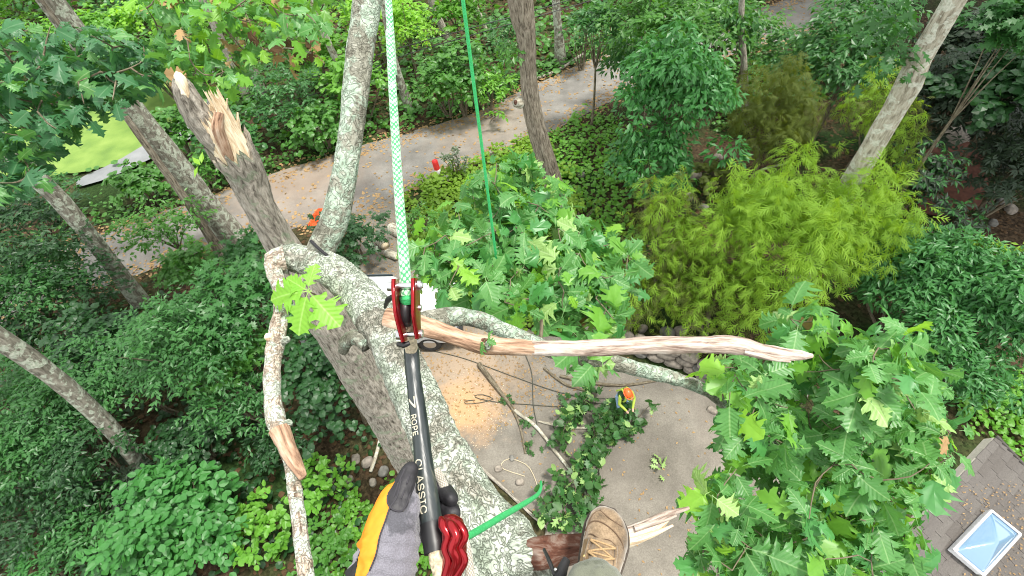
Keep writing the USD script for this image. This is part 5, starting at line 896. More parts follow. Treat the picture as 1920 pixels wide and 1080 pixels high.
on_boot([(-.048, .218), (-.04, .238), (-.02, .244), (.005, .238), (.03, .224), (.048, .205), (.056, .175)], .0016, M['seam'], 'seam'); on_boot([(-.02, .274), (.0, .262), (.02, .254), (.04, .25)], .0014, M['seam'], 'seam'); on_boot([(-.047, .205), (-.03, .208), (-.01, .200), (.012, .204), (.034, .195)], .0015, M['seam'], 'seam'); on_boot([(-.046, .20), (-.044, .235), (-.036, .262), (-.02, .276)], .0014, M['seam'], 'seam')
tg = []
for y in np.linspace(.115, .2, 10): tg.append(np.array([BL(x, y, top_z(x, y) + .003 + (.004 if abs(x) < .02 else -.004)) for x in np.linspace(-.026, .026, 8)]))
obj('tongue', (np.vstack(tg), gridfaces(10, 8)), M['suede'], boot, smooth=True)
for a, b in (((-.030, .192), (.030, .188)), ((-.030, .190), (.030, .160)), ((-.030, .162), (.030, .187)), ((-.031, .160), (.031, .161)), ((-.031, .160), (.031, .130)), ((-.032, .130), (.031, .162)), ((-.03, .130), (.03, .129))):
    pts = [(a[0] + (b[0] - a[0]) * t, a[1] + (b[1] - a[1]) * t) for t in np.linspace(0, 1, 7)]; on_boot(pts, .0023, M['lace'], 'lace', .008)
on_boot([(-.032, .197), (-.034, .17), (-.035, .14), (-.035, .10)], .0035, M['suede'], 'eyelet_stay', .004); on_boot([(.032, .195), (.034, .17), (.035, .14), (.035, .10)], .0035, M['suede'], 'eyelet_stay', .004)
fl = []
for y in np.linspace(.09, .195, 12): fl.append(np.array([BL(x, y, top_z(max(x, -.047), y) + .0045 + .01 * ((x + .03) / -.03) * 0) for x in np.linspace(-.047, -.0275 - .006 * abs(y - .14) / .05, 6)]))
obj('flap', (np.vstack(fl), gridfaces(12, 6)), M['leather'], boot, smooth=True); c_ = BL(-.037, .150, top_z(-.037, .150) + .007); sp = trimesh.creation.icosphere(2, .0042); sp.apply_translation(c_); obj('stud', sp, M['brass'], boot, smooth=True)
ank = BL(0, .055, .13); knee = BL(.02, .08, .13) * .45 + np.array([.12, -.35, 11.15]) * .55 + np.array([.03, .06, 0]); hipR, hipL = np.array([.12, -.42, 11.12]), np.array([-.12, -.42, 11.12])
wr = P(716, 1120, .49); elbow = np.array([-.30, -.10, 11.42]); shL, shR = np.array([-.19, -.36, 11.66]), np.array([.19, -.36, 11.66])
elR, wrR = np.array([.36, -.25, 11.42]), np.array([.30, -.05, 11.30])
man = hull([[(np.array([0, -.42, 11.10]), .15), (np.array([0, -.40, 11.35]), .135), (np.array([0, -.37, 11.6]), .14)], [(shL, .075), (shR, .075)], [(np.array([0, -.35, 11.65]), .075), (np.array([0, -.28, 11.82]), .055)],
            [(hipR, .095), (knee, .065), (ank, .05)], [(hipL, .095), (np.array([-.17, -.34, 10.7]), .065), (np.array([-.17, -.6, 10.33]), .045), (np.array([-.17, -.5, 10.27]), .04)], [(shL, .06), (elbow, .045), (wr, .035)], [(shR, .06), (elR, .045), (wrR, .033), (wrR + [0, .09, -.02], .035)]], 16)
obj('body', skin(man, .02, 10), M['trousers'], climber, smooth=True)
cuff = hull([[(BL(0, .02, .14), .050), (BL(0, .075, .105), .050), (BL(.003, .082, .10), .046)], [(BL(0, .02, .14), .05), (ank + UP * .08, .058)]], 24); cm = skin(cuff, .008, 8); vv = np.array(cm.vertices); vv += vnormals(vv, np.array(cm.faces)) * ((meshkit.fbm(vv * 45, 3, 3) - .5) * .016)[:, None]; obj('trouser_cuff', (vv, np.array(cm.faces)), M['trousers'], climber, smooth=True)
hd = trimesh.creation.icosphere(3, .1); hv = np.array(hd.vertices) * [.8, .95, 1.15] + [0, -.2, 11.92]; obj('head', (hv, np.array(hd.faces)), M['skin'], climber, smooth=True)
hm = trimesh.creation.icosphere(3, .125); hv = np.array(hm.vertices) * [.9, 1.1, .9]; keep = (hv[hm.faces][:, :, 2].min(1) > -.01); obj('helmet', (hv + [0, -.2, 11.99], np.array(hm.faces)[keep]), M['orange_shell'], climber, smooth=True)
q, s = PW([(1020, 1030, 1.24, 6), (1030, 1052, 1.2, 8), (1040, 1078, 1.17, 8)]); 
sb = [(1062, 1050, 1.2, 30), (1052, 1075, 1.18, 44), (1046, 1110, 1.15, 50)]; q2, s2 = PW(sb); st2 = obj('ankle_strap', tube(q2, s2, 16, .01, flat=.5), M['black_cloth'], climber); obj('strap_pin', tube(q, s, 10, .01), M['black'], st2); sp = trimesh.creation.icosphere(2, .0045); sp.apply_translation(P(1042, 1068, 1.165)); obj('rivet', sp, M['steel'], st2, smooth=True)

# the gloved left hand round the sleeve
hand = [[J(714, 1130, .49, 128), J(716, 1085, .495, 126), J(728, 1035, .50, 116), J(738, 985, .507, 98), J(746, 945, .515, 74)],
        [J(752, 1040, .50, 60), J(762, 985, .505, 48), J(768, 940, .512, 40)],
        [J(738, 975, .505, 60), J(752, 935, .512, 48), J(762, 905, .52, 38), J(769, 882, .527, 26)]]
fing = []
for k in range(4):                     # four fingers close behind the sleeve and come round its right side
    y = 918 + k * 26; s_ = (31, 34, 33, 28)[k]; L_ = (0, 3, 1, -4)[k]
    fing.append([J(756, y + 18, .525, s_ + 10), J(776, y + 8, .555, s_ + 2), J(806, y, .578, s_), J(836 + L_, y + 6, .566, s_ - 3), J(846 + L_, y + 18, .548, s_ - 7)])
gm = skin(hull(hand + fing, 18), .003, 14)
gv, gf = np.array(gm.vertices), np.array(gm.faces)
gn = vnormals(gv, gf); gv = gv + gn * ((meshkit.fbm(gv * 70, 3, 8) - .5) * .005)[:, None] + gn * (.0012 * np.sin(project(gv)[0][:, 1] * .22 + 9 * meshkit.fbm(gv * 30, 2, 5)) * (project(gv)[0][:, 1] > 1000))[:, None]
def clip(v, f, s):
    """The part of a mesh where the field s is positive, cut cleanly along its zero line."""
    idx = {}; vs = list(v); out = []
    def cut(a, b):
        k = (min(a, b), max(a, b))
        if k not in idx: t = s[a] / (s[a] - s[b]); idx[k] = len(vs); vs.append(v[a] + (v[b] - v[a]) * t)
        return idx[k]
    pos = s > 0; cnt = pos[f].sum(1); out += f[cnt == 3].tolist()
    for t in f[(cnt == 1) | (cnt == 2)]:
        poly = []
        for a, b in ((t[0], t[1]), (t[1], t[2]), (t[2], t[0])):
            if pos[a]: poly.append(a)
            if pos[a] != pos[b]: poly.append(cut(a, b))
        for k in range(1, len(poly) - 1): out.append([poly[0], poly[k], poly[k + 1]])
    vs = np.array(vs); ff = np.array(out); used, inv = np.unique(ff, return_inverse=True); return vs[used], inv.reshape(-1, 3)
gp, gd = project(gv); front = gd < .56
def sdist(poly):
    pl = Polygon(poly); p_ = shapely.points(gp[:, 0], gp[:, 1]); d_ = shapely.distance(pl.exterior, p_); return np.where(shapely.contains_xy(pl, gp[:, 0], gp[:, 1]), d_, -d_)
s_or = sdist([(752, 898), (744, 930), (730, 950), (722, 975), (712, 1005), (706, 1040), (694, 1068), (676, 1095), (652, 1150), (600, 1150), (668, 1060), (676, 1030), (640, 1000), (680, 900), (730, 880)])
s_bl = sdist([(728, 925), (726, 944), (735, 957), (757, 960), (768, 940), (775, 915), (782, 890), (785, 850), (740, 840), (742, 905)])
s_tip = (gp[:, 0] - 812 + (gp[:, 1] - 940) * .05)                      # finger ends beyond the sleeve are black
s_left = sdist([(640, 1080), (668, 1055), (677, 1030), (668, 1075), (650, 1150), (600, 1150)])
bl = np.maximum.reduce([s_bl, s_tip, s_left]); orr = np.minimum(s_or, -bl); grey = -np.maximum(bl, s_or)
gl = obj('glove', clip(gv, gf, grey), M['glove_grey'], climber, smooth=True)
obj('orange_panel', clip(gv + gn * .0006, gf, orr), M['glove_orange'], gl, smooth=True, label='bright orange edge panel of the glove'); obj('black_pad', clip(gv + gn * .0012, gf, bl), M['glove_black'], gl, smooth=True, label='black thumb pad and finger ends of the glove')
tg_ = trimesh.Trimesh(gv, gf, process=False)
def seam(pts, m_, nm, r=.0009):
    """A stitched line laid on the glove where it faces the climber."""
    c = smooth_path(np.array([[x, y, 0] for x, y in pts], float), 1, 4)[0]; o = []
    for x, y, _ in c:
        dr = unit(P(x, y, 1.0) - CAM); k = np.argmin(np.linalg.norm(gp - [x, y], axis=1) + (gd - gd.min()) * 400 * 0 + np.where((gn @ dr) < 0, 0, 1e4)); t_ = ((gv[k] - CAM) @ gn[k]) / (dr @ gn[k]); o.append(CAM + dr * (t_ - .0012))
    obj(nm, tube(np.array(o), np.full(len(o), r), 6, .004), m_, gl)
seam([(727, 928), (727, 943), (736, 955), (752, 958), (762, 946), (769, 925)], M['seam_dark'], 'seam'); seam([(738, 932), (744, 915), (752, 895), (760, 878)], M['seam_dark'], 'seam'); seam([(752, 935), (760, 915), (768, 890)], M['seam_dark'], 'seam')
seam([(752, 900), (744, 932), (731, 952), (722, 978), (712, 1006), (705, 1040), (693, 1070)], M['seam_dark'], 'seam')

# ------------------------------------------------------------ the helper on the driveway
def worker(foot, yaw, label):
    t = thing('person', label, 'person', foot); cy, sy = math.cos(yaw), math.sin(yaw)
    WS = .74
    def W(x, y, z): x, y, z = x * WS, y * WS, z * WS; return np.array([foot[0] + x * cy - y * sy, foot[1] + x * sy + y * cy, foot[2] + z])   # +y is where he faces
    chains = dict(trousers=[[(W(.0, -.12, .86), .15), (W(.12, -.1, .84), .1)], [(W(.11, -.1, .82), .1), (W(.17, .12, .48), .07), (W(.16, -.02, .1), .055)], [(W(-.11, -.1, .82), .1), (W(-.2, .08, .48), .07), (W(-.22, -.12, .1), .055)]],
        vest=[[(W(0, -.1, .9), .15), (W(0, .02, 1.15), .15), (W(0, .12, 1.32), .145)], [(W(-.17, .12, 1.34), .07), (W(.17, .12, 1.34), .07)]],
        arms=[[(W(.2, .12, 1.33), .062), (W(.27, .24, 1.06), .048), (W(.13, .46, .93), .036)], [(W(-.2, .12, 1.33), .062), (W(-.28, .22, 1.06), .048), (W(-.12, .45, .9), .036)]],
        hands=[[(W(.13, .46, .93), .034), (W(.10, .53, .88), .04)], [(W(-.12, .45, .9), .034), (W(-.09, .53, .86), .04)]], head=[[(W(0, .16, 1.38), .055), (W(0, .2, 1.5), .06)], [(W(0, .22, 1.55), .095), (W(0, .25, 1.5), .075)]],
        boots=[[(W(.16, -.05, .06), .06), (W(.17, .14, .045), .05)], [(W(-.22, -.15, .06), .06), (W(-.23, .04, .045), .05)]])
    chains = {k: [[(p_, r_ * WS) for p_, r_ in c] for c in v] for k, v in chains.items()}; allc = sum(chains.values(), []); obj('body', skin(hull([[(p_, r_ * .93) for p_, r_ in c] for c in allc], 12), .03, 6), M['skin'], t, smooth=True)
    for nm, m_ in (('trousers', M['denim']), ('vest', M['vest_dark']), ('arms', M['hivis']), ('boots', M['leather'])): obj({'arms': 'sleeves'}.get(nm, nm), skin(hull(chains[nm], 14), .03, 6), m_, t, smooth=True)
    for x in (-.09, .09): obj('vest_stripe', tube([W(x, -.28, .95), W(x, -.13, 1.25), W(x, .0, 1.49), W(x, .2, 1.47), W(x, .28, 1.28), W(x, .18, 1.0)], np.full(6, .024), 8, .04), M['hivis'], t)
    h = trimesh.creation.icosphere(3, .135); hv = np.array(h.vertices) * [.95, 1.12, .95]; hv = hv[:, :]; k = hv[h.faces][:, :, 2].min(1) > -.02; tl = np.array([W(v_[0], v_[1] + .21, v_[2] + 1.56 - .25 * v_[1]) for v_ in hv]); hel = obj('helmet', (tl, np.array(h.faces)[k]), M['orange_shell'], t, smooth=True)
    ring = np.linspace(0, 2 * math.pi, 25); obj('brim', tube([W(.135 * math.cos(a), .21 + .165 * math.sin(a) + (.04 if math.sin(a) > .3 else 0), 1.555 - .25 * .17 * math.sin(a)) for a in ring], np.full(25, .012), 8, .05, flat=1), M['orange_shell'], hel)
    for s_ in (-1, 1): obj('ear_cup', tube([W(s_ * .12, .2, 1.48), W(s_ * .155, .2, 1.48)], [.036, .032], 12, .02), M['black'], t)
wf = G(1163, 770, 0.0); wf[2] = .02; worker(wf, math.radians(195), 'worker in orange helmet, yellow sleeves and jeans bending beside cut branches')

# ------------------------------------------------------------ on the driveway
def gpath(pts, z=.03, jit=.0): return np.array([G(x, y, z) for x, y in pts])
CUT = [([(1065, 770), (1090, 745), (1110, 742), (1135, 755), (1090, 790), (1060, 840), (1035, 840), (1040, 800)], 170, (1140, 800), 'leafy cut branch tops heaped left of the worker'),
       ([(1130, 775), (1180, 765), (1220, 775), (1210, 800), (1180, 820), (1140, 835), (1115, 820), (1115, 790)], 230, (1150, 800), 'heap of cut oak foliage with pale undersides at the worker\'s feet'),
       ([(1065, 880), (1105, 845), (1130, 860), (1115, 900), (1125, 950), (1110, 1000), (1050, 1005), (1010, 980), (1020, 910)], 420, (1050, 900), 'long trail of cut leafy branches beside the toe of the boot'),
       ([(1110, 810), (1140, 820), (1125, 870), (1100, 870)], 90, (1120, 820), 'narrow string of cut leaves between the two larger heaps')]
for k, (poly, n, root, lab) in enumerate(CUT):
    g = np.random.default_rng(70 + k); c0 = G(*np.mean(poly, 0)); t = thing('cut_branch', lab, 'cut branch', c0)
    xy = within(Polygon(pxpoly(poly)), n // 6, g); cz = np.column_stack([xy, g.uniform(.06, .5, len(xy))]); out = []
    for c in cz:
        m_ = int(g.integers(5, 8)); a = np.column_stack([g.normal(size=(m_, 2)), g.normal(0, .4, m_)]); nn = UP * g.choice([-1, 1, 1]) + .7 * g.normal(size=(m_, 3)); out += [leaves((c + .04 * g.normal(size=3))[None], a[i:i + 1], nn[i:i + 1], g.uniform(.15, .27), TPL['round'] if g.random() < .35 else TPL['lobed']) for i in range(m_)]
    r0 = G(*root); r0[2] = .06; obj('stem', twigs(cz, [r0], g, .016, .006), M['twig'], t); hang_leaves(t, out, [L['cut'], L['forest'], L['oak_pale']], g, 240, [.7, .18, .12])
LINES = [('tag_line', [(740, 640), (800, 655), (870, 672), (960, 705), (1040, 733), (1100, 746), (1158, 747)], .011, 'rope_dark', 'thin dark rope running from the leaning stem to the worker', 'rope'),
         ('tag_line', [(1160, 752), (1060, 762), (985, 758), (940, 755), (900, 748), (890, 742), (905, 740), (925, 748), (900, 755), (875, 757), (872, 752), (890, 750)], .011, 'rope_dark', 'thin dark rope ending in a small loop at the sawdust', 'rope'),
         ('cord', [(1012, 925), (1000, 890), (985, 870), (955, 860), (940, 870), (945, 880), (975, 890), (984, 893)], .010, 'rope_tan', 'pale cord curling beside the green rope tail', 'cord'),
         ('cord', [(985, 665), (997, 700), (1000, 760), (1008, 800)], .010, 'rope_dark', 'thin dark cord hanging across the driveway middle', 'cord')]
for nm, pts, r_, m_, lab, cat in LINES: tag(obj(nm, tube(gpath(pts), np.full(len(pts), r_), 6, .15), M[m_]), lab, cat)
STICKS = [([(898, 683), (930, 725), (960, 765), (975, 800), (985, 850)], [10, 8, 6, 4, 3], 'twig', 'slender grey cut branch across the sawdust'), ([(965, 770), (1005, 800), (1040, 845), (1080, 895), (1100, 930)], [7, 6, 6, 5, 3], 'bark_pale', 'long pale cut branch reaching to the leafy heap'), ([(1010, 790), (1060, 800), (1110, 803)], [4, 5, 3], 'bark_pale', 'pale curved twig between two leaf heaps'),
          ([(862, 838), (905, 880), (955, 925), (1000, 968), (1040, 1000)], [6, 6, 6, 5, 4], 'bark_furrow', 'dark straight stick lying along the driveway edge'), ([(1050, 705), (1110, 718), (1170, 722), (1240, 712)], [6, 6, 5, 4], 'twig', 'dark bowed twig above the worker'), ([(1020, 690), (1060, 720), (1110, 735)], [5, 5, 3], 'twig', 'short dark forked twig left of the worker'),
          ([(1390, 350), (1430, 320), (1470, 310)], [4, 4, 3], 'bark_grey', 'fallen stick in the shade behind the olive cypress'), ([(1765, 330), (1790, 305), (1830, 305)], [6, 6, 3], 'bark_pale', 'pale fallen branch on the red earth'), ([(1100, 100), (1050, 130), (1000, 150)], [5, 5, 4], 'bark_furrow', 'fallen log beside the lane at the foot of the far trunk'),
          ([(545, 245), (590, 275), (612, 292)], [5, 4, 2], 'bark_grey', 'bare grey branch in the shrub behind the torn trunk'), ([(695, 885), (706, 850), (713, 820)], [7, 6, 5], 'bark_pale', 'short pale stick leaning by the rocks below the trunk')]
for pts, w, m_, lab in STICKS:
    q = gpath(pts, .05); rad_ = np.array([w_ / 2 * depth(a) / F for w_, a in zip(w, q)]); q[:, 2] = np.maximum(gz(q[:, 0], q[:, 1]), 0) + rad_ + .01; tag(obj('stick', tube(q, rad_, 8, .12, .006, 14, lumps=.15), M[m_]), lab, 'stick')
# tufts of leaves lying apart
g = np.random.default_rng(91)
for k, (x, y) in enumerate([(985, 795), (995, 835), (1062, 745), (945, 750), (1240, 870)]):
    c = G(x, y, .06); n = 9; a = np.column_stack([g.normal(size=(n, 2)), g.normal(0, .4, n)]); tag(obj('leaf_tuft', leaves(c + .1 * g.normal(size=(n, 3)) * [1, 1, .3], a, UP + .5 * g.normal(size=(n, 3)), .2, TPL['lobed']), L['cut'] if k < 4 else L['oak_pale']), ['small leaf tuft on the slender branch', 'lower small leaf tuft by the slender branch', 'leaf sprig just left of the worker', 'leaf sprig beside the rope loop', 'single pale green sprig alone on the gravel'][k], 'leaves')

# parked white pickup
def rbox(name, size, c, m_, par, yaw=0.0, r=.08, taper=0.0):
    s = [max(.01, a / 2 - r) for a in size]; pts = [m3.Manifold.sphere(r, 12).translate((x * s[0] * (1 - taper * (z_ > 0)), y * s[1] * (1 - taper * (z_ > 0)), z_ * s[2])) for x in (-1, 1) for y in (-1, 1) for z_ in (-1, 1)]
    v, f = arr(m3.Manifold.batch_hull(pts)); ca, sa = math.cos(yaw), math.sin(yaw); v = v @ np.array([[ca, sa, 0], [-sa, ca, 0], [0, 0, 1]]) + c; return obj(name, (v, f), m_, par, smooth=40)
tc = np.array([-3.8, 9.25, 0.0]); ty = math.radians(-6); tr = thing('pickup_truck', 'parked white vehicle mostly hidden behind the leaning stem and dead limb', 'truck', tc)
def TR(x, y, z): ca, sa = math.cos(ty), math.sin(ty); return tc + np.array([x * ca - y * sa, x * sa + y * ca, z])
rbox('body', (4.5, 1.82, .62), TR(0, 0, .68), M['white_paint'], tr, ty, .12); rbox('cabin', (2.0, 1.6, .62), TR(-.35, 0, 1.25), M['white_paint'], tr, ty, .16, .12); rbox('hood', (1.3, 1.6, .14), TR(1.45, 0, 1.0), M['white_paint'], tr, ty, .06)
ws = [TR(.62, -.7, 1.03), TR(.62, .7, 1.03), TR(.42, .6, 1.5), TR(.42, -.6, 1.5)]; ws = [w_ + np.array([.06, 0, .01]) for w_ in ws]; obj('windscreen', (np.array(ws), np.array([[0, 1, 2], [0, 2, 3]])), M['car_glass'], tr)
for s_ in (-1, 1): obj('side_window', tuple(box((1.4, .02, .34), TR(-.35, s_ * .79, 1.3), [[math.cos(ty), math.sin(ty), 0], [-math.sin(ty), math.cos(ty), 0], [0, 0, 1]])), M['car_glass'], tr); obj('headlight', tuple(box((.06, .34, .16), TR(2.24, s_ * .66, .78))), M['steel'], tr); obj('mirror', tuple(box((.12, .22, .14), TR(.55, s_ * 1.0, 1.1))), M['black'], tr)
for x in (-1.4, 1.45):
    for y in (-.82, .82):
        wv = trimesh.creation.torus(.25, .1, 28, 12); wv.apply_transform(trimesh.geometry.align_vectors([0, 0, 1], [-math.sin(ty), math.cos(ty), 0])); wv.apply_translation(TR(x, y, .35)); wh = obj('wheel', wv, M['tyre'], tr, smooth=True); cyl = trimesh.creation.cylinder(.2, .14, 20); cyl.apply_transform(trimesh.geometry.align_vectors([0, 0, 1], [-math.sin(ty), math.cos(ty), 0])); cyl.apply_translation(TR(x, y, .35)); obj('rim', cyl, M['steel'], wh)
obj('wiper', tube([TR(.75, -.5, 1.06), TR(.72, .1, 1.08), TR(.6, .5, 1.3)], [.012] * 3, 6, .1), M['black'], tr); obj('bumper', tuple(box((.1, 1.7, .2), TR(2.27, 0, .5))), M['black'], tr)

# post, orange bundle, far car
pb = G(824, 334); pd = depth(pb); pst = thing('marker_post', 'short red and white post standing at the edge of the lane', 'post', pb); obj('white_base', tube([pb, pb + [0.02, 0, .3], pb + [-.02, .02, .42]], [.13, .12, .115], 16, .1), M['white_flat'], pst); obj('red_top', tube([pb + [-.02, .02, .42], pb + [-.05, .04, .75], pb + [-.06, .05, .82]], [.12, .115, .08], 16, .05), M['red_paint'], pst); obj('foot_plate', rboxm := trimesh.creation.box((.6, .4, .06), transform=trimesh.transformations.translation_matrix(pb + [.2, -.05, .04])), M['white_flat'], pst)
ob = G(600, 412); n_ = 46; uu, vv_ = np.meshgrid(np.linspace(-1, 1, n_), np.linspace(-1, 1, n_), indexing='ij'); w_ = np.stack([uu, vv_, uu * 0], -1)
fo = np.abs(meshkit.fbm(w_ * 2.1 + 3, 3, 2) - .5) * 4; rr_ = np.sqrt(uu ** 2 + vv_ ** 2); hz = .06 + (.34 - .26 * fo) * np.clip(1.25 - rr_, 0, 1) + .05 * meshkit.noise(w_ * 9, 4); wob = 1 + .5 * (meshkit.fbm(w_ * 1.3, 2, 9) - .5)
v = np.stack([uu * .2 * wob + .22 * vv_, vv_ * .48 * wob, np.maximum(hz, .03)], -1).reshape(-1, 3); tag(obj('tarp', (v + ob, gridfaces(n_, n_)), M['orange_cloth'], smooth=True), 'crumpled bright orange tarp beside the lane behind the lichen limb', 'tarp')
# cut rounds near the lane's mouth
for k, (x, y, w) in enumerate([(716, 455, .16), (742, 432, .2), (735, 478, .13)]):
    c = G(x, y, .1); t = thing('log', ['cut log end at the mouth of the driveway', 'largest of three cut logs behind the climbing rope', 'smallest cut log on the driveway above the red device'][k], 'log', c); d_ = unit(np.array([.5 + k * .3, -.8, .1])); obj('bark', tube([c - d_ * .25, c, c + d_ * .25], [w] * 3, 14, .1, .01), M['bark_pale'], t); obj('cut_face', tube([c + d_ * .25, c + d_ * .262], [w * .92, w * .9], 14, .01, smoothed=False), M['wood_torn'], t)
# wires over the lane
for k, (pts, lab) in enumerate([([(462, 183, 22), (585, 146, 21), (740, 93, 20.5), (900, 48, 20), (1064, 1, 20), (1400, -110, 19), (2100, -330, 18)], 'upper thin black wire crossing above the lane'), ([(470, 205, 22), (610, 170, 21), (744, 109, 20.5), (905, 60, 20), (1115, -1, 20), (1420, -100, 19), (2100, -310, 18)], 'lower thin black wire crossing above the lane')]):
    q = np.array([P(*a) for a in pts]); tag(obj('overhead_wire', tube(q, np.full(len(q), .016), 6, .6), M['black']), lab, 'wire')
q, s = PW([(583, 452, 2.05, 6), (600, 468, 2.02, 6), (618, 482, 2.03, 6), (632, 486, 2.1, 6)]); tag(obj('choker_cord', tube(q, s, 8, .01), M['black_cloth']), 'black cord tied round the foot of the lichen limb', 'cord')
q, s = PW([(632, 486, 2.1, 5), (690, 533, 2.08, 4), (722, 566, 2.04, 4), (738, 584, 2.0, 4)]); tag(obj('choker_cord', tube(q, s, 8, .01), M['black_cloth']), 'black cord stretched along the stem behind the red device', 'cord')

# ------------------------------------------------------------ stones
def stone(name, c, size, seed, m_, par=None, flat=.75, sub=2, **kw):
    g = np.random.default_rng(seed); m0 = trimesh.creation.icosphere(sub, 1.0); v = np.array(m0.vertices); v = np.sign(v) * np.abs(v) ** .72; v = v * (1 + .5 * (meshkit.fbm(v * 1.3 + seed * 3.7, 3, seed) - .5)[:, None]) * np.array(size) / 2; a = g.uniform(0, 6.28) if kw.pop('spin', True) else kw.pop('yaw', 0); ca, sa = math.cos(a), math.sin(a)
    v = v @ np.array([[ca, sa, 0], [-sa, ca, 0], [0, 0, 1]]) + c; return obj(name, (v, np.array(m0.faces)), m_, par, smooth=35, **kw)
g = np.random.default_rng(44); wl = smooth_path(np.array([G(x, y) for x, y in [(1090, 640), (1160, 655), (1230, 675), (1300, 700), (1345, 738)]]), 1, .05)[0]
sw = thing('stone_wall', 'low dry stone wall of tan stones along the upper edge of the driveway', 'wall', wl[0]); ln = np.concatenate([[0], np.cumsum(np.linalg.norm(np.diff(wl, axis=0), axis=1))])
for row in range(3):
    u_ = .0 + g.uniform(0, .1)
    while u_ < ln[-1] - .1:
        w_ = g.uniform(.28, .55); k = np.argmin(abs(ln - (u_ + w_ / 2))); c = wl[k] + [0, .05 + .06 * row, .1 + .19 * row]; dirn = unit(wl[min(k + 3, len(wl) - 1)] - wl[max(k - 3, 0)])
        stone('stone', c, (w_ * 1.02, .34, .21), int(g.integers(9999)), M['stone' if g.random() < .65 else 'stone_grey'], sw, spin=False, yaw=math.atan2(dirn[1], dirn[0])); u_ += w_
ROCKS = [(1120, 618, .3), (1175, 612, .35), (1205, 618, .28), (1250, 625, .4), (1275, 622, .35), (1300, 335, .5), (1325, 355, .4), (1290, 375, .35), (1345, 300, .35), (1318, 395, .3), (1785, 265, 1.0), (1850, 365, .35), (1875, 380, .3), (1830, 355, .3), (1893, 395, .4), (1860, 420, .3), (690, 868, .3), (668, 862, .25), (720, 885, .28), (655, 900, .22), (700, 905, .2), (960, 860, .15), (935, 880, .2), (975, 905, .2), (915, 925, .22), (940, 945, .18), (1345, 440, .3), (1090, 330, .3), (1335, 770, .25), (1440, 720, .3), (1500, 745, .35)]
HIGHL = {10: 'large grey boulder under the shaded rhododendron'}
for k, (x, y, w_) in enumerate(ROCKS):
    c = G(x, y); c[2] = max(float(gz(c[0], c[1])), 0) + w_ * .15
    lims = (0, 5, 10, 11, 16, 21, 26, len(ROCKS)); b_ = next(i for i in range(7) if k < lims[i + 1]); rank = sorted(range(lims[b_], lims[b_ + 1]), key=lambda i: ROCKS[i][0]).index(k)
    grp, lab = next((a for lim, a in ((5, ('rocks under the cypress', 'the grey rocks in a row under the cypresses')), (10, ('rocks in the dark gap', 'the rocks in the dark gap between laurel and cypress')), (11, (None, HIGHL[10])), (16, ('rocks on the shaded bank', 'the rocks on the shaded bank at the right edge')), (21, ('rocks below the broken trunk', 'the grey rocks on the ground below the broken trunk')), (26, ('stones at the driveway edge', 'the pale stones at the left driveway edge by the stem')), (99, ('scattered stones', 'the stones scattered round the driveway shrubs'))) if k < lim), None)
    stone('rock', c, (w_, w_ * .8, w_ * .65), 500 + k, M['stone' if k % 3 else 'stone_grey'], label=lab if grp is None else f"{('first', 'second', 'third', 'fourth', 'fifth')[rank]} from the left of {lab}", cat='rock', group=grp)
q = within(Polygon(pxpoly([(1770, 280), (1830, 270), (1840, 330), (1800, 420), (1730, 400)])), 10, g); sheet('bare_earth', Polygon(pxpoly([(1735, 300), (1800, 280), (1840, 320), (1800, 410), (1735, 400)])).buffer(.3), float(gz(*q.mean(0))) + .16, plain('red_earth', (.14, .05, .03), .95, 0, .4, 6, bump=.03), 'patch of bare red earth in the shade')

# ------------------------------------------------------------ the house corner
Z0 = 4.0; RC = G(1868, 985, Z0); e_c = unit(np.append((G(1918, 892, Z0) - G(1858, 963, Z0))[:2], 0)); e_s = np.array([e_c[1], -e_c[0], 0]); e_s = e_s if e_s @ (G(1920, 877, Z0) - G(1839, 833, Z0)) > 0 else -e_s
SL = -.35
def RF(a, b, h=0.0): return RC + e_c * a + e_s * (b) + UP * (SL * b) + unit(np.cross(e_c, e_s + UP * SL)) * (h if np.cross(e_c, e_s)[2] > 0 else -h)
def on_roof(px, py):
    lo = None
    for _ in range(1):
        n_ = np.cross(e_c, e_s + UP * SL); r_ = unit(P(px, py, 1.0) - CAM); t_ = ((RC - CAM) @ n_) / (r_ @ n_); q_ = CAM + r_ * t_ - RC; return np.array([q_ @ e_c, q_ @ e_s])
edge_a = max(on_roof(1839, 833)[0], on_roof(1920, 877)[0])
house = thing('house', 'corner of a house with brown-grey shingled roof at the lower right', 'house', (RC[0], RC[1], 0))
sk = np.array([on_roof(*c_) for c_ in ((1845, 957), (1895, 1001), (1830, 1076), (1772, 1031))])
A0, A1, B0_, B1_ = edge_a - 6.0, edge_a, float(sk[:, 1].min()) - .42, 4.2
rv = np.array([RF(a, b, -.02 - t) for t in (0, .16) for a, b in ((A0, B0_), (A1, B0_), (A1, B1_), (A0, B1_))]); bx = np.array([[0, 1, 2], [0, 2, 3], [4, 6, 5], [4, 7, 6], [0, 4, 5], [0, 5, 1], [1, 5, 6], [1, 6, 2], [2, 6, 7], [2, 7, 3], [3, 7, 4], [3, 4, 0]])
roof = obj('roof', (rv, bx), M['wall_wood'], house)
wa = [RF(A0 + .4, B0_ + .4), RF(A1 - .4, B0_ + .4), RF(A1 - .4, B1_ - .4), RF(A0 + .4, B1_ - .4)]; wv = np.array([[p_[0], p_[1], p_[2] - .22] for p_ in wa] + [[p_[0], p_[1], -.1] for p_ in wa]); obj('wall', (wv, bx), M['wall_wood'], house)
g = np.random.default_rng(77); sk = np.array([on_roof(*c_) for c_ in ((1845, 957), (1895, 1001), (1830, 1076), (1772, 1031))]); small = []; shown = []
course = .098
nb = int((B1_ - B0_) / course)
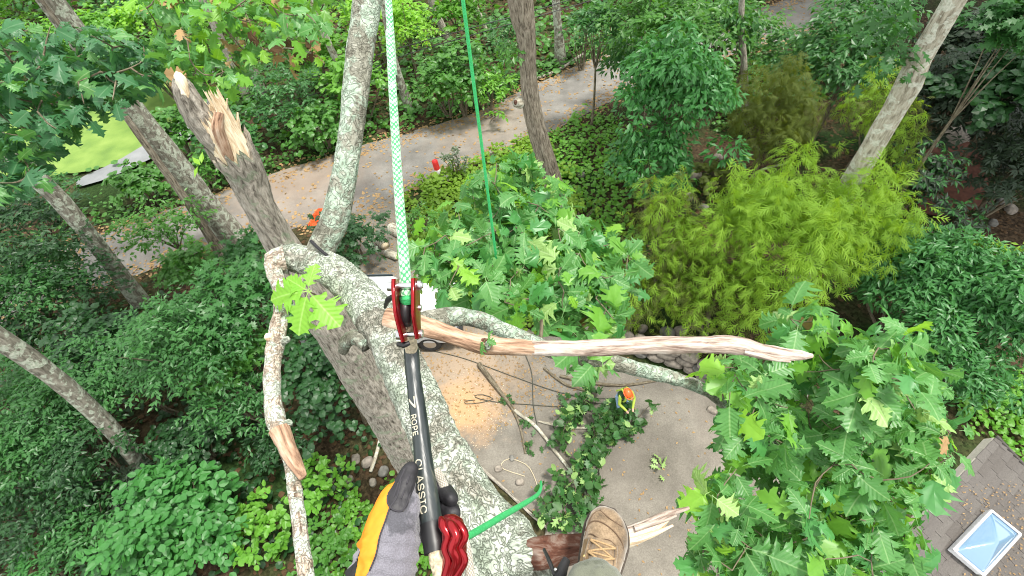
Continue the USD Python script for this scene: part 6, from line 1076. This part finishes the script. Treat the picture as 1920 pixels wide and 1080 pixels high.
# courses run along e_c; each tab is a piece of its own
ex = .14
for i in range(nb):
    b = B0_ + i * course; a = A0 + g.uniform(0, .2)
    while a < A1:
        w_ = g.uniform(.22, .34); a2 = min(a + w_, A1 + .02); th = g.uniform(.012, .018); bj = b + g.uniform(-.006, .006)
        cn = (( a + a2) / 2, b + course / 2)
        v = np.array([RF(a + .003, bj, .0), RF(a2 - .003, bj, .0), RF(a2 - .003, bj + course * 1.03, .0), RF(a + .003, bj + course * 1.03, .0), RF(a + .003, bj, .002), RF(a2 - .003, bj, .002), RF(a2 - .003, bj + course * .94, .006 + th), RF(a + .003, bj + course * 1.03, .006 + th)])
        f = np.array([[4, 5, 6], [4, 6, 7], [0, 4, 7], [0, 7, 3], [1, 2, 6], [1, 6, 5], [3, 7, 6], [3, 6, 2]])
        q_, d_ = project(v.mean(0)[None]); (shown if 1730 < q_[0, 0] < 1960 and 800 < q_[0, 1] < 1110 else small).append((v, f)); a = a2
for k, s_ in enumerate(shown[:300]): obj('shingle', s_, M['shingle_' + 'aabbc'[int(g.integers(5))]], roof)
if len(shown) > 300 or small: obj('shingles', join(shown[300:] + small), M['shingle_a'], roof, kind='stuff')
sc = sk.mean(0); e1 = (sk[1] - sk[0] + sk[2] - sk[3]) / 2; e2 = (sk[2] - sk[1] + sk[3] - sk[0]) / 2; corners = [sc - e1 / 2 - e2 / 2, sc + e1 / 2 - e2 / 2, sc + e1 / 2 + e2 / 2, sc - e1 / 2 + e2 / 2]
sky_ = obj('skylight', (np.array([RF(*c_, .02) for c_ in corners] + [RF(*c_, .10) for c_ in corners]), bx), M['alu'], house)
for k in range(4):
    a_, b_ = RF(*corners[k], .12), RF(*corners[(k + 1) % 4], .12); obj('frame', tube([a_, (a_ + b_) / 2, b_], [.022] * 3, 4, .5, smoothed=False), M['alu'], sky_)
n_ = 12; dv = []
for i in range(n_ + 1):
    for j in range(n_ + 1):
        u_, w_ = i / n_, j / n_; pp_ = sc + e1 * (u_ - .5) * .92 + e2 * (w_ - .5) * .92; hgt = .11 + .17 * (1 - max(abs(u_ - .5), abs(w_ - .5)) * 2) ** .8 * .9; dv.append(RF(*pp_, hgt))
obj('pane', (np.array(dv), gridfaces(n_ + 1, n_ + 1)), M['acrylic'], sky_, smooth=50)
obj('shaft', (np.array([RF(*c_, .105) for c_ in corners]), np.array([[0, 1, 2], [0, 2, 3]])), M['denim'], sky_)
q, s = [RF(A1 + .03, B0_, .01), RF(A1 + .03, (B0_ + B1_) / 2, .01), RF(A1 + .03, B1_, .01)], [.03] * 3; obj('roof_edge', tube(q, s, 4, 1, smoothed=False), M['shingle_b'], house)
q = np.array([(on_roof(x, y)) for x, y in np.random.default_rng(3).uniform((1800, 900), (1925, 1085), (260, 2))]); gg = np.random.default_rng(4); obj('fallen_leaves', leaves(np.array([RF(a, b, .035) for a, b in q]), np.column_stack([gg.normal(size=(260, 2)), np.zeros(260)]), UP + .3 * gg.normal(size=(260, 3)), .034 * gg.uniform(.5, 1.3, 260), TPL['simple']), L['dry'], label='dry leaves lying on the shingled roof round the skylight', cat='fallen leaves', kind='stuff')
for k, (x, y, s_) in enumerate([(1640, 1010, .3), (1680, 985, .25), (1590, 1050, .3)]):
    c = G(x, y, .06); tag(obj('paving_stone', tuple(box((s_ * 1.8, s_, .12), c, [[math.cos(.6), math.sin(.6), 0], [-math.sin(.6), math.cos(.6), 0], [0, 0, 1]])), M['white_flat']), ['middle white slab glimpsed through the oak leaves beside the roof', 'white slab under the oak leaves nearest the skylight', 'white slab glimpsed through the oak leaves at the bottom edge'][k], 'slab')
